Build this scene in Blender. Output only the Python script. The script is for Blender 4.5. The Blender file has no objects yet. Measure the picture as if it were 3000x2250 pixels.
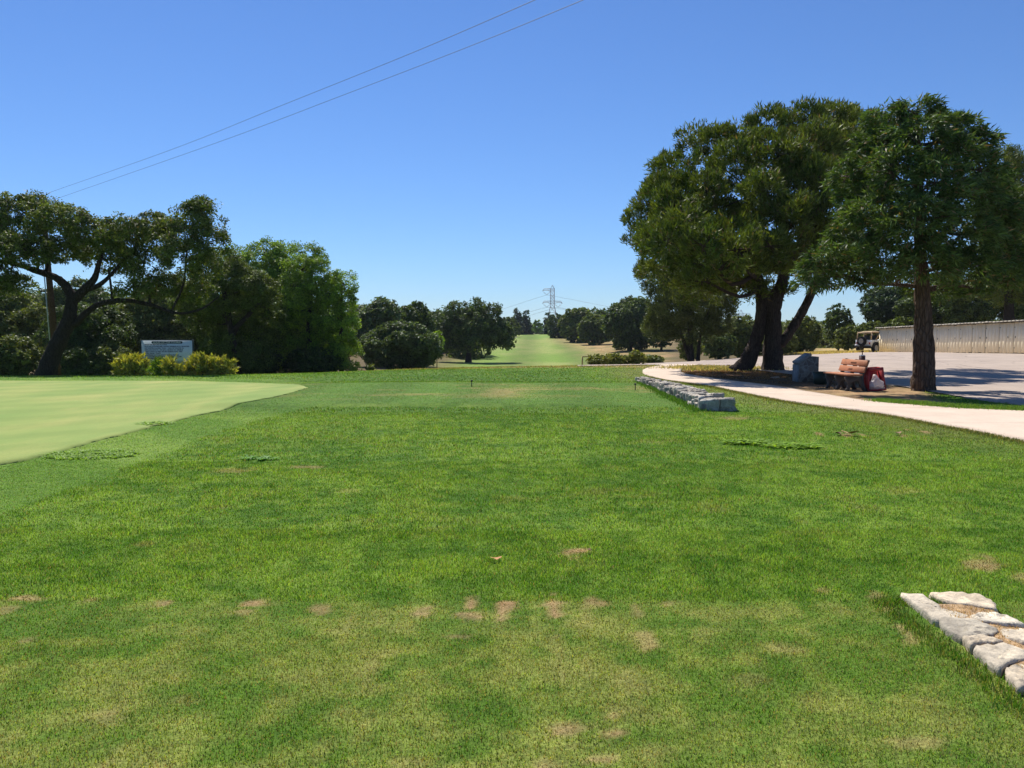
import bpy, bmesh, math
import numpy as np
from mathutils import Vector, Matrix
R = math.radians
scene = bpy.context.scene
col = scene.collection
# ------------------------------------------------------------------ camera
F = 2400.0; W0, H0 = 3000.0, 2250.0; HORIZ = 970.0; EYE = 1.6
PITCH = math.atan((H0/2-HORIZ)/F)
cam_d = bpy.data.cameras.new('camera'); cam = bpy.data.objects.new('camera', cam_d); col.objects.link(cam)
cam.location = (0, 0, EYE); cam.rotation_euler = (R(90)-PITCH, 0, 0)
cam_d.sensor_width = 36; cam_d.lens = 36*F/W0; cam_d.clip_end = 6000; cam_d.clip_start = .05
scene.camera = cam
# ------------------------------------------------------------------ light
SUN = Vector((-.2, .56, .80)).normalized()
world = bpy.data.worlds.new('World'); scene.world = world; world.use_nodes = True
wn = world.node_tree.nodes; wl = world.node_tree.links
bg = wn['Background']; sky = wn.new('ShaderNodeTexSky'); sky.sky_type = 'NISHITA'
sky.sun_disc = False; sky.sun_elevation = math.asin(SUN.z); sky.sun_rotation = math.atan2(SUN.x, SUN.y)
sky.altitude = 0; sky.air_density = 1.0; sky.dust_density = .0; sky.ozone_density = 3.0
skc = wn.new('ShaderNodeMix'); skc.data_type = 'RGBA'; skc.blend_type = 'MULTIPLY'; skc.inputs[0].default_value = 1; skc.inputs[7].default_value = (.49, .69, 1.0, 1)
wl.new(sky.outputs[0], skc.inputs[6]); wl.new(skc.outputs[2], bg.inputs[0]); bg.inputs[1].default_value = .088
sl = bpy.data.lights.new('sun', 'SUN'); sl.energy = 5.0; sl.angle = R(.53); sl.color = (1, .95, .86)
so = bpy.data.objects.new('sun', sl); col.objects.link(so)
so.rotation_euler = SUN.to_track_quat('Z', 'Y').to_euler(); so.location = (0, 0, 60)
scene.view_settings.view_transform = 'Standard'; scene.view_settings.look = 'None'
scene.view_settings.exposure = 0.42; scene.view_settings.gamma = 1
scene.cycles.max_bounces = 5; scene.cycles.diffuse_bounces = 3; scene.cycles.transmission_bounces = 3
scene.cycles.transparent_max_bounces = 6; scene.cycles.volume_bounces = 0
# ------------------------------------------------------------------ noise
def _h(i, j, s):
    n = (i.astype(np.int64)*374761393 + j.astype(np.int64)*668265263 + s*974634777) & 0xffffffff
    n = ((n ^ (n >> 13))*1274126177) & 0xffffffff
    return ((n ^ (n >> 16)) & 0xffff)/65535.0
def vnoise(x, y, s=0):
    xi = np.floor(x); yi = np.floor(y); fx = x-xi; fy = y-yi
    fx = fx*fx*(3-2*fx); fy = fy*fy*(3-2*fy)
    a = _h(xi, yi, s); b = _h(xi+1, yi, s); c = _h(xi, yi+1, s); d = _h(xi+1, yi+1, s)
    return (a*(1-fx)+b*fx)*(1-fy)+(c*(1-fx)+d*fx)*fy
def fbm(x, y, s=0, o=4):
    v = 0; a = .5; t = 0
    for k in range(o):
        v = v+a*vnoise(x*2**k+k*17.3, y*2**k-k*9.1, s+k); t += a; a *= .55
    return v/t
def sstep(a, b, x):
    t = np.clip((x-a)/(b-a), 0, 1); return t*t*(3-2*t)
# ------------------------------------------------------------------ terrain
CP, SP = math.cos(PITCH), math.sin(PITCH)
def ray(px, py):
    a = (px-W0/2)/F; b = (H0/2-py)/F
    y = CP+b*SP; return a/y, (-SP+b*CP)/y
def P(px, py, d):
    a, t = ray(px, py); return np.array((a*d, d, EYE+t*d))
DS = [3, 10, 20, 25, 30, 35, 40, 45, 50, 60, 70, 80, 110, 150, 200, 300, 450, 1000, 3000]
COLS = {
-2500: [0,0,0,0,0,-.2,-.5,-.8,-1,-1.4,-1.6,-1.8,-2,-2,-2,-1,-1,0,0],
-900: [0,0,0,0,0,-.3,-.7,-1,-1.3,-1.6,-1.8,-2,-2.5,-2.5,-2,-1,-1,0,0],
0:    [0,0,0,.02,0,-.35,-.75,-1,-1.3,-1.6,-1.8,-2,-2.5,-2.5,-2,-1,-1,0,0],
600:  [0,0,0,0,-.02,-.32,-.7,-1,-1.3,-1.6,-1.8,-2,-2.4,-2.2,-1.5,-1,-1,0,0],
900:  [0,0,0,0,0,-.2,-.5,-.8,-1.1,-1.5,-1.8,-2,-2.2,-2,-1.2,-.5,-1,0,0],
1100: [0,0,0,0,0,-.02,-.3,-.6,-.9,-1.4,-1.8,-2,-2.2,-1.6,-.8,0,-1,0,0],
1300: [0,0,0,0,0,0,-.15,-.4,-.75,-1.4,-2.0,-2.4,-2.5,-1.3,-.3,.7,0,-1,-1],
1500: [0,0,0,0,0,0,-.13,-.35,-.7,-1.5,-2.2,-2.6,-2.8,-2.1,-1.0,.6,.3,-3,-3],
1700: [0,0,0,0,0,0,-.1,-.3,-.5,-1.3,-2.0,-2.5,-2.7,-2.0,-.9,.6,.3,-3,-3],
1850: [0,0,0,0,0,0,-.08,-.25,-.45,-1.0,-1.6,-2.0,-2.0,-1.0,-.2,.7,.5,0,0],
2000: [0,0,0,0,0,0,-.05,-.1,-.3,-.7,-.85,-.9,-.9,-.6,-.2,.5,0,5,5],
2200: [0,0,0,0,0,0,0,0,-.05,-.5,-.8,-1,-1.3,-1.5,-1.5,-1,0,9,9],
2400: [0,0,0,0,0,0,0,0,0,-.05,-.2,-.5,-1,-1,-1,-1,0,10,10],
2600: [0,0,0,0,0,0,0,.03,.05,-.04,-.16,-.25,-.5,-.8,-1,-1,0,6,6],
3000: [0,0,0,0,0,.04,.12,.2,.2,.1,0,0,0,0,0,0,0,0,0],
3900: [0,0,0,0,0,.04,.12,.2,.2,.2,.1,0,0,0,0,0,0,0,0],
5500: [0,0,0,0,0,.04,.12,.2,.2,.2,.1,0,0,0,0,0,0,0,0]}
NL, NU = 420, 300
_ld = np.linspace(math.log(3), math.log(3000), NL); _us = np.linspace(-1.66, 1.66, NU)
_cols = sorted(COLS); _cu = [(c-1500)/2400 for c in _cols]
_z = np.array([np.interp(_ld, np.log(DS), COLS[c]) for c in _cols])
ZG = np.array([np.interp(_us, _cu, _z[:, j]) for j in range(NL)])
def gsm(A, s, ax):
    n = int(s*3); k = np.exp(-.5*(np.arange(-n, n+1)/s)**2); k /= k.sum()
    A = np.moveaxis(A, ax, 0); Q = np.pad(A, [(n, n)]+[(0, 0)]*(A.ndim-1), mode='edge')
    return np.moveaxis(sum(k[i]*Q[i:i+A.shape[0]] for i in range(2*n+1)), 0, ax)
ZG = gsm(gsm(ZG, 4, 0), 7, 1)
def gz(X, Y):
    X = np.asarray(X, float); Y = np.asarray(Y, float)
    d = np.clip(Y, 3.01, 2990); u = np.clip(X/np.maximum(Y, 6), -1.65, 1.65)
    a = (np.log(d)-_ld[0])/(_ld[1]-_ld[0]); b = (u-_us[0])/(_us[1]-_us[0])
    i = np.clip(a.astype(int), 0, NL-2); j = np.clip(b.astype(int), 0, NU-2); fa = a-i; fb = b-j
    z = (ZG[i, j]*(1-fb)+ZG[i, j+1]*fb)*(1-fa)+(ZG[i+1, j]*(1-fb)+ZG[i+1, j+1]*fb)*fa
    z = z+.012*np.sin(X*.9+1)*np.sin(Y*.7)+.02*(fbm(X*.35, Y*.35, 5, 2)-.5)*sstep(3, 8, Y)
    z = z+.07*sstep(17.0, 17.6, Y+.25*np.sin(X*.8))*sstep(26, 24, Y)*sstep(-7.5, -6, X)*sstep(3.6, 1.6, X)
    return z
def zf(x, y): return float(gz(np.array([x]), np.array([y]))[0])
def gp(px, py, dmax=600):
    a, t = ray(px, py); d = np.exp(np.linspace(math.log(2), math.log(dmax), 4000))
    f = EYE+t*d-gz(a*d, d); k = np.argmax(f < 0)
    dd = d[k] if f[k] < 0 else 40.
    return np.array((a*dd, dd))
def gpl(L): return np.array([gp(*p) for p in L])
# ------------------------------------------------------------------ mesh helpers
def mesh(name, V, Fs, mat=None, colors=None, smooth=False, parent=None, loc=(0,0,0), matidx=None, mats=None):
    """V (n,3); Fs: (m,k) array or list of arrays/lists"""
    me = bpy.data.meshes.new(name); V = np.asarray(V, np.float32)
    if isinstance(Fs, np.ndarray): groups = [Fs]
    else:
        by = {}
        for f in Fs: by.setdefault(len(f), []).append(f)
        groups = [np.array(v) for v in by.values()]
    tot = sum(g.shape[0] for g in groups); nl = sum(g.size for g in groups)
    me.vertices.add(len(V)); me.vertices.foreach_set('co', V.ravel())
    me.loops.add(nl); me.polygons.add(tot)
    me.loops.foreach_set('vertex_index', np.concatenate([g.ravel() for g in groups]).astype(np.int32))
    st = []; o = 0
    for g in groups: st.append(o+np.arange(g.shape[0])*g.shape[1]); o += g.size
    me.polygons.foreach_set('loop_start', np.concatenate(st).astype(np.int32))
    if smooth: me.polygons.foreach_set('use_smooth', np.ones(tot, bool))
    if colors is not None:
        at = me.color_attributes.new('Col', 'FLOAT_COLOR', 'POINT')
        c = np.ones((len(V), 4), np.float32); c[:, :3] = colors; at.data.foreach_set('color', c.ravel())
    me.update(calc_edges=True); me.validate()
    if mat: me.materials.append(mat)
    o = bpy.data.objects.new(name, me); col.objects.link(o); o.location = loc
    if parent: o.parent = parent
    return o
def tag(o, label=None, cat=None, group=None, kind=None):
    if label: o['label'] = label
    if cat: o['category'] = cat
    if group: o['group'] = group
    if kind: o['kind'] = kind
    return o
def empty(name, loc, label, cat, rz=0, group=None):
    o = bpy.data.objects.new(name, None); col.objects.link(o); o.location = [float(v) for v in loc]; o.rotation_euler = (0, 0, rz)
    o.empty_display_size = .2
    return tag(o, label, cat, group)
class MB:
    def __init__(s): s.v = []; s.f = []; s.n = 0
    def add(s, V, Fs):
        V = np.asarray(V, float); s.v.append(V); s.f += [[int(i)+s.n for i in f] for f in Fs]; s.n += len(V); return s
    def box(s, c, sz, rot=None, taper=None, bev=0):
        x, y, z = [v/2 for v in sz]
        if bev:
            b = min(bev, x*.9, y*.9, z*.9); V = []; 
            for sx in (-1, 1):
                for sy in (-1, 1):
                    for sz_ in (-1, 1):
                        V += [(sx*(x-b), sy*(y-b), sz_*z), (sx*(x-b), sy*y, sz_*(z-b)), (sx*x, sy*(y-b), sz_*(z-b))]
            V = np.array(V); bm = bmesh.new(); vs = [bm.verts.new(v) for v in V]
            r = bmesh.ops.convex_hull(bm, input=vs); bm.verts.index_update()
            bmesh.ops.dissolve_limit(bm, angle_limit=.01, verts=bm.verts, edges=bm.edges)
            bm.verts.index_update(); V = np.array([v.co for v in bm.verts]); Fs = [[v.index for v in f.verts] for f in bm.faces]; bm.free()
        else:
            V = np.array([(i*x, j*y, k*z) for i in (-1, 1) for j in (-1, 1) for k in (-1, 1)], float)
            Fs = [(0,1,3,2),(4,6,7,5),(0,4,5,1),(2,3,7,6),(0,2,6,4),(1,5,7,3)]
        if taper is not None:
            t = np.where(V[:, 2] > 0, taper, 1.0); V[:, 0] *= t; V[:, 1] *= t
        if rot is not None: V = V@np.array(rot.to_matrix() if hasattr(rot, 'to_matrix') else rot).T
        return s.add(V+np.array(c, float), Fs)
    def tube(s, pts, rad, n=6, cap=True, jit=0, rng=None):
        pts = np.asarray(pts, float); rad = np.broadcast_to(np.asarray(rad, float), (len(pts),))
        T = np.gradient(pts, axis=0); T /= np.linalg.norm(T, axis=1)[:, None]+1e-9
        up = np.array((0, 0, 1.)) if abs(T[0, 2]) < .9 else np.array((0, 1., 0)); V = []
        for i in range(len(pts)):
            if i == 0: a = np.cross(T[i], up)
            else: a = a-T[i]*np.dot(a, T[i])
            a = a/(np.linalg.norm(a)+1e-9); b = np.cross(T[i], a)
            th = np.arange(n)*2*math.pi/n; r = rad[i]*(1+(rng.normal(0, jit, n) if jit else 0))
            V.append(pts[i]+np.outer(np.cos(th)*r, a)+np.outer(np.sin(th)*r, b))
        Fs = [(i*n+j, i*n+(j+1) % n, (i+1)*n+(j+1) % n, (i+1)*n+j) for i in range(len(pts)-1) for j in range(n)]
        if cap: Fs += [tuple(range(n))[::-1], tuple((len(pts)-1)*n+k for k in range(n))]
        return s.add(np.concatenate(V), Fs)
    def prism(s, poly, axis, a, b):
        """poly 2-D outline extruded along axis ('x','y','z') from a to b"""
        n = len(poly); V = []
        for t in (a, b):
            for p, q in poly: V.append({'x': (t, p, q), 'y': (p, t, q), 'z': (p, q, t)}[axis])
        Fs = [(i, (i+1) % n, n+(i+1) % n, n+i) for i in range(n)]+[tuple(range(n))[::-1], tuple(range(n, 2*n))]
        return s.add(V, Fs)
    def build(s, name, mat, parent=None, loc=(0,0,0), smooth=False, label=None, fixn=True):
        o = mesh(name, np.concatenate(s.v), s.f, mat, smooth=smooth, parent=parent, loc=loc)
        if fixn:
            bm = bmesh.new(); bm.from_mesh(o.data); bmesh.ops.recalc_face_normals(bm, faces=bm.faces); bm.to_mesh(o.data); bm.free()
        if label: o['label'] = label
        return o
# ------------------------------------------------------------------ materials
class NT:
    def __init__(s, name):
        s.m = bpy.data.materials.new(name); s.m.use_nodes = True; s.t = s.m.node_tree; s.n = s.t.nodes; s.l = s.t.links
        s.p = s.n['Principled BSDF']; s.out = s.n['Material Output']
    def new(s, t, **kw):
        n = s.n.new(t)
        for k, v in kw.items(): setattr(n, k, v)
        return n
    def noise(s, scale, det=4, rough=.6, vec=None, dist=0):
        n = s.new('ShaderNodeTexNoise'); n.inputs['Scale'].default_value = scale; n.inputs['Detail'].default_value = det
        n.inputs['Roughness'].default_value = rough; n.inputs['Distortion'].default_value = dist
        if vec is None: vec = s.coord()
        s.l.new(vec, n.inputs['Vector']); return n.outputs['Fac']
    def coord(s, kind='Object'):
        if not hasattr(s, '_tc'): s._tc = s.new('ShaderNodeTexCoord')
        return s._tc.outputs[kind]
    def mapping(s, scale, vec=None, rot=(0,0,0)):
        m = s.new('ShaderNodeMapping'); m.inputs['Scale'].default_value = scale; m.inputs['Rotation'].default_value = rot
        s.l.new(vec or s.coord(), m.inputs['Vector']); return m.outputs[0]
    def ramp(s, fac, stops, interp='LINEAR'):
        r = s.new('ShaderNodeValToRGB'); e = r.color_ramp.elements; r.color_ramp.interpolation = interp
        while len(e) < len(stops): e.new(.5)
        for k, (p, c) in enumerate(stops): e[k].position = p; e[k].color = (*c, 1) if len(c) == 3 else c
        s.l.new(fac, r.inputs[0]); return r.outputs[0]
    def mix(s, fac, a, b, mode='MIX'):
        m = s.new('ShaderNodeMix', data_type='RGBA', blend_type=mode)
        for sk, v in ((m.inputs[0], fac), (m.inputs[6], a), (m.inputs[7], b)):
            if isinstance(v, (int, float)): sk.default_value = v
            elif isinstance(v, tuple): sk.default_value = (*v, 1)
            else: s.l.new(v, sk)
        return m.outputs[2]
    def attr(s, name='Col'): return s.new('ShaderNodeVertexColor', layer_name=name).outputs[0]
    def bump(s, h, strength=.5, dist=.02):
        b = s.new('ShaderNodeBump'); b.inputs['Strength'].default_value = strength; b.inputs['Distance'].default_value = dist
        s.l.new(h, b.inputs['Height']); s.l.new(b.outputs[0], s.p.inputs['Normal'])
    def base(s, c):
        if isinstance(c, tuple): s.p.inputs['Base Color'].default_value = (*c, 1)
        else: s.l.new(c, s.p.inputs['Base Color'])
    def rough(s, v, spec=.3, metal=0):
        s.p.inputs['Roughness'].default_value = v; s.p.inputs['Specular IOR Level'].default_value = spec; s.p.inputs['Metallic'].default_value = metal
def simple(name, c, rough=.7, spec=.3, metal=0, var=.25, scale=12, bump=.15, bd=.01):
    t = NT(name); n = t.noise(scale, 5); k = tuple(v*(1-var) for v in c); k2 = tuple(min(1, v*(1+var)) for v in c)
    t.base(t.ramp(n, [(.3, k), (.7, k2)])); t.rough(rough, spec, metal)
    if bump: t.bump(t.noise(scale*4, 4), bump, bd)
    return t.m
def leafmat(name, trans=.26, spec=.16, tint=(1.5, 1.45, .4)):
    t = NT(name); a = t.attr(); t.base(a); t.rough(.55, spec)
    tr = t.new('ShaderNodeBsdfTranslucent'); t.l.new(t.mix(1, a, tint, 'MULTIPLY'), tr.inputs[0])
    ms = t.new('ShaderNodeMixShader'); ms.inputs[0].default_value = trans
    t.l.new(t.p.outputs[0], ms.inputs[1]); t.l.new(tr.outputs[0], ms.inputs[2]); t.l.new(ms.outputs[0], t.out.inputs[0]); return t.m
M = {}
M['leaf'] = leafmat('foliage'); M['needle'] = leafmat('needles', .2); M['grassblade'] = leafmat('grass_blade', .38, .12, (1.3, 1.3, .45))
def ground_mat():
    t = NT('turf'); a = t.attr(); v = t.coord()
    n1 = t.noise(55, 3, .7); n2 = t.noise(7, 5, .65); n3 = t.noise(1.3, 5, .6)
    c = t.mix(1, a, t.ramp(n1, [(.3, (.55, .55, .5)), (.7, (1.3, 1.3, 1.25))]), 'MULTIPLY')
    c = t.mix(1, c, t.ramp(n2, [(.3, (.68, .74, .7)), (.7, (1.28, 1.22, 1.2))]), 'MULTIPLY')
    c = t.mix(1, c, t.ramp(n3, [(.3, (.85, .9, .85)), (.7, (1.15, 1.08, 1.1))]), 'MULTIPLY')
    t.base(c); t.rough(.9, .1)
    h = t.new('ShaderNodeMath', operation='ADD'); t.l.new(n1, h.inputs[0]); t.l.new(n2, h.inputs[1]); t.bump(h.outputs[0], .6, .03)
    return t.m
M['turf'] = ground_mat()
def bark_mat(name, a, b, sc=6):
    t = NT(name); v = t.mapping((sc, sc, sc*.22)); n = t.noise(3, 8, .7, v, .6)
    w = t.new('ShaderNodeTexVoronoi', feature='DISTANCE_TO_EDGE'); w.inputs['Scale'].default_value = 2.6; t.l.new(v, w.inputs['Vector'])
    c = t.ramp(n, [(.25, a), (.75, b)]); c = t.mix(t.ramp(w.outputs['Distance'], [(.0, (.5, .5, .5)), (.12, (0, 0, 0))]), c, tuple(x*.45 for x in a))
    t.base(c); t.rough(.95, .1)
    h = t.new('ShaderNodeMath', operation='ADD'); t.l.new(n, h.inputs[0]); t.l.new(t.ramp(w.outputs['Distance'], [(0, (0,0,0)), (.2, (1,1,1))]), h.inputs[1])
    t.bump(h.outputs[0], 1, .05); return t.m
M['bark_dark'] = bark_mat('oak_bark', (.035, .028, .022), (.085, .068, .055))
M['bark_pine'] = bark_mat('pine_bark', (.045, .034, .028), (.11, .082, .065), 5)
M['bark_cedar'] = bark_mat('cedar_bark', (.075, .05, .036), (.19, .135, .10), 5)
# ------------------------------------------------------------------ layout curves (photo pixels cast onto the ground)
def dens(L, n):
    L = np.asarray(L, float); s = np.r_[0, np.cumsum(np.linalg.norm(np.diff(L, axis=0), axis=1))]
    t = np.linspace(0, s[-1], n); Q = np.stack([np.interp(t, s, L[:, k]) for k in range(L.shape[1])], 1)
    w = max(1, n//60)
    if w > 1:
        E = np.pad(Q, [(w, w), (0, 0)], mode='reflect', reflect_type='odd'); Q2 = sum(E[i:i+n] for i in range(2*w+1))/(2*w+1); Q2[0] = Q[0]; Q2[-1] = Q[-1]; Q = Q2
    return Q
green_near = gpl([(902,1137),(860,1150),(813,1163),(678,1193),(542,1227),(407,1261),(271,1299),(136,1336),(0,1367)]); green_near = np.vstack([green_near, [(-7.6,8.3),(-10.5,6.9),(-14,6.0)]])
green_far = gpl([(902,1137),(880,1130),(813,1125),(680,1121),(542,1118),(300,1117),(0,1117)]); green_far = np.vstack([green_far, [(-21,25.5),(-24,23),(-26,17)]])
GREEN = np.vstack([green_near, green_far[::-1]])
FRINGE = np.vstack([gpl([(1000,1122),(960,1165),(922,1180),(650,1261),(407,1356),(0,1510)]), [(-7,5),(-14,3),(-30,5),(-30,29),(-16,28.4)], gpl([(400,1108),(800,1112)])])
path_near = gpl([(1925,1069.5),(1948,1073),(1916,1076),(1896,1081),(1882,1088),(1885,1096),(1911,1105),(1948,1115),(2011,1123),(2075,1131),(2138,1144),(2201,1157),(2300,1177),(2400,1192),(2563,1212),(2644,1225),(2752,1247),(2870,1268),(3000,1295)])
path_far = gpl([(2052,1069),(2046,1071),(2020,1076),(1999,1081),(1994,1088),(1999,1096),(2021,1101),(2080,1110),(2150,1119),(2250,1131),(2304,1139),(2358,1150),(2431,1161),(2563,1182),(2671,1190),(2807,1201),(3000,1208)])
path_near = np.vstack([path_near, [(7.6,10.2),(8.6,8),(9.6,4),(10,-8)]]); path_far = np.vstack([path_far, [(11.5,14.2),(11.9,11),(12.2,6),(12.4,-8)]])
lot_near = np.vstack([gpl([(1690,1074),(1800,1072.5),(1925,1070.5),(2050,1070),(2200,1073),(2320,1086),(2420,1110),(2560,1124),(2700,1141),(2850,1170),(3000,1190)]), [(15,14.5),(17,9),(18,0),(18,-8)]])
lot_far = np.vstack([gpl([(1690,1071.5),(1800,1069),(1900,1066),(2000,1061),(2100,1055),(2180,1050),(2300,1041),(2400,1036)]), [(26.3,66.5),(30.6,68.9),(32.5,52.5),(33,45),(45,20),(45,-8)]])
DIRT = np.vstack([gpl([(1994,1072),(1990,1088),(2010,1100),(2150,1119),(2250,1131),(2358,1150),(2431,1161),(2563,1182),(2671,1192),(2780,1190),(2700,1141),(2560,1124),(2420,1110),(2320,1086),(2200,1073)])])
def sdist(X, Y, poly, closed=True):
    n = len(poly); D = np.full(X.shape, 1e9); ins = np.zeros(X.shape, bool)
    for i in range(n if closed else n-1):
        x0, y0 = poly[i]; x1, y1 = poly[(i+1) % n]; dx, dy = x1-x0, y1-y0
        t = np.clip(((X-x0)*dx+(Y-y0)*dy)/(dx*dx+dy*dy+1e-9), 0, 1)
        D = np.minimum(D, np.hypot(X-x0-t*dx, Y-y0-t*dy))
        if closed:
            c = ((y0 > Y) != (y1 > Y)) & (X < dx*(Y-y0)/(dy if abs(dy) > 1e-9 else 1e-9)+x0); ins ^= c
    return np.where(ins, -D, D) if closed else D
PATHP = np.vstack([path_near, path_far[::-1]]); LOTP = np.vstack([lot_near, lot_far[::-1]])
FAIR = np.array([(P(px, py, d)[0], d) for px, py, d in [(1200,0,68),(1290,0,90),(1330,0,110),(1400,0,150),(1460,0,200),(1500,0,260),(1515,0,300),(1640,0,300),(1625,0,230),(1640,0,190),(1690,0,150),(1740,0,115),(1760,0,90),(1800,0,62),(1800,0,46),(1200,0,46)]])
SPOTS = [(80,1755,45,9,.8),(30,1785,30,10,.5),(270,1760,25,8,.5),(480,1765,28,10,.9),(750,1770,45,11,.9),(715,1795,30,9,.6),(945,1790,38,14,.7),(1240,1790,26,18,1),(1380,1768,26,14,1),(1375,1805,30,10,.9),(1480,1790,24,24,1),(1620,1778,24,22,1),(1735,1765,30,12,.8),
 (1345,1865,40,9,.6),(1860,1790,25,20,.5),(1895,1880,30,18,.6),(1620,1890,18,30,.3),(1670,2140,55,16,.8),(1800,2145,50,16,.9),(1670,2190,40,12,.8),(1740,2220,80,14,.7),(1800,2100,25,8,.5),(1615,2240,60,16,.6),(1960,1770,20,10,.5),(1685,1618,45,14,1.0),(2410,1730,30,8,.5),(2560,1745,25,10,.5),
 (2870,1650,60,16,.6),(2890,1660,30,10,.6),(2980,1690,30,12,.5),(550,2055,60,14,.3),(300,2100,60,20,.3),(75,1880,25,8,.6),(420,1600,40,10,.35),(900,1370,50,5,.5),(700,1380,70,6,.4),(1010,1440,40,6,.3),(2400,1272,16,4,1),(2480,1276,22,5,1),(2525,1274,10,3,.9),(2640,1275,12,4,.9),(2655,1260,9,3,.7),(2710,1267,13,3,.9),(2200,2000,60,20,.35),(2700,2180,80,20,.4),(2300,1900,70,18,.3),(1200,2230,70,16,.3),(2640,1440,60,10,.25),(2150,1225,60,5,.5),(2660,1860,20,22,.7),(2600,1790,30,10,.5)]
SP_W = []
for px, py, w, h, s in SPOTS:
    c = gp(px, py); e = gp(px+w, py); f = gp(px, py-h); SP_W.append((c[0], c[1], abs(e[0]-c[0]), max(abs(f[1]-c[1]), .03), (f[0]-c[0])/(f[1]-c[1]+1e-6), s))
def A3(*c): return np.array(c)
def lerp(a, b, t): return a*(1-t[:, None])+b*t[:, None]
def zone(X, Y):
    X = X.ravel(); Y = Y.ravel(); n = len(X)
    n1 = fbm(X*.55, Y*.55, 1); n2 = fbm(X*2.2, Y*2.2, 2); n3 = fbm(X*.12, Y*.12, 3); n4 = fbm(X*7, Y*7, 4, 3); n5 = fbm(X*1.1, Y*3.2, 77, 3)
    c = lerp(A3(.068, .150, .016), A3(.168, .262, .040), sstep(.36, .64, n1*.24+n2*.3+n4*.36+n5*.1))
    c = lerp(c, A3(.15, .17, .055), .65*sstep(.56, .75, n2*.6+n4*.4)*sstep(.35, .6, fbm(X*.9, Y*.9, 9)))
    # near tee : olive, thin, mower tracks
    t = sstep(4.95, 4.6, Y+.25*(n2-.5)+.04*X*0)
    tee = lerp(A3(.090, .172, .022), A3(.215, .245, .062), sstep(.36, .68, n2*.35+n4*.5+n5*.15))
    tee = tee*(1+.05*np.sin(X*9+1.5*(n1-.5)))[:, None]
    tee = lerp(tee, A3(.28, .23, .10), .42*sstep(.55, .75, fbm(X*10, Y*1.1+3, 51, 3)*.7+n4*.3)*sstep(.42, .6, n2))
    c = lerp(c, tee, .85*t)
    # apron round the putting green
    s = sdist(X, Y, FRINGE)+.5*(n2-.5); t = sstep(.25, -.15, s)
    fr = lerp(A3(.115, .215, .034), A3(.175, .275, .055), sstep(.3, .7, .5+.5*np.sin((X*.75+Y*.66)*2.2+2*(n1-.5))))
    c = lerp(c, fr, t*.9)
    # far tee
    t = sstep(17.1, 17.5, Y+.3*(n2-.5)+.25*np.sin(X*.8))*sstep(25.2, 24.6, Y+.2*(n2-.5))*sstep(-8.5, -7, X)*sstep(5.0, 4.0, X+.2*n1)
    ft = lerp(A3(.10, .19, .035), A3(.27, .24, .09), sstep(.48, .74, n1*.3+fbm(X*.5, Y*1.1, 21)*.5+n4*.2)*sstep(17.5, 20, Y))
    ft = ft*(1+.09*np.sin(X*2.6+.6))[:, None]
    c = lerp(c, ft, t)
    # darker rough before and behind the far tee
    t = (sstep(14.8, 16.6, Y)*sstep(17.4, 17, Y)+sstep(25, 26, Y)*sstep(36, 33, Y))*sstep(-9, -7, X)*sstep(3.5, 2, X)
    c = lerp(c, A3(.052, .125, .014), .55*t)
    # pale worn grass by wall / path
    s = sdist(X, Y, path_near, False); t = sstep(2.2, .2, s+1.5*(n2-.5))*sstep(8, 14, Y)
    c = lerp(c, A3(.19, .18, .07), .55*t)
    # dry strip at the crest
    t = sstep(35.5, 38, Y+3*(n2-.5))*sstep(47, 44, Y)*sstep(-8, -3, X)
    c = lerp(c, A3(.40, .30, .14), .7*t*sstep(.3, .55, n2))
    # distance
    far = sstep(44, 48, Y)
    dry = lerp(A3(.42, .28, .145), A3(.17, .16, .06), sstep(.35, .65, n3*.5+n1*.5))
    dry = lerp(dry, A3(.10, .075, .04), np.maximum(sstep(-5, -12, X)*sstep(200, 150, Y)*.9, sstep(.17, .21, X/np.maximum(Y, 1))*.8))
    c = lerp(c, dry, far)
    s = sdist(X, Y, FAIR)+6*(n3-.5)+2*(n1-.5)
    fw = lerp(A3(.150, .240, .045), A3(.235, .275, .085), sstep(.35, .65, n3*.4+fbm(X*.2, Y*.05, 13)*.6))
    fw = fw*(1+.17*np.sin((X-Y*.03)*.75))[:, None]
    c = lerp(c, fw, far*sstep(4, -3, s))
    # distant green and its pale collar
    t = sstep(286, 292, Y)*sstep(-3, 0, X)*sstep(20, 16, X)*sstep(330, 320, Y); c = lerp(c, A3(.34, .42, .2), t)
    # right hand dry verge behind the car park
    t = sstep(.355, .385, X/np.maximum(Y, 1))*sstep(40, 44, Y); c = lerp(c, A3(.50, .37, .17), .9*t)
    # dirt under the pine and bench
    s = sdist(X, Y, DIRT)+.8*(n2-.5); t = sstep(.35, -.25, s)
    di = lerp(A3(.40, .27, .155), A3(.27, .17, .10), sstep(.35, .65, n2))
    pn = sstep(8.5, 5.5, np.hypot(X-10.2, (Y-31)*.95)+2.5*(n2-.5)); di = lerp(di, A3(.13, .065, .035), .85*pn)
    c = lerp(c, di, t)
    w = sstep(33.2, 35, Y)*sstep(5, 7.2, X)*sstep(13.5, 11, X)*sstep(43, 42, Y); c = lerp(c, lerp(A3(.42, .33, .16), A3(.2, .2, .07), sstep(.45, .6, n2)), .9*w)
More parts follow.
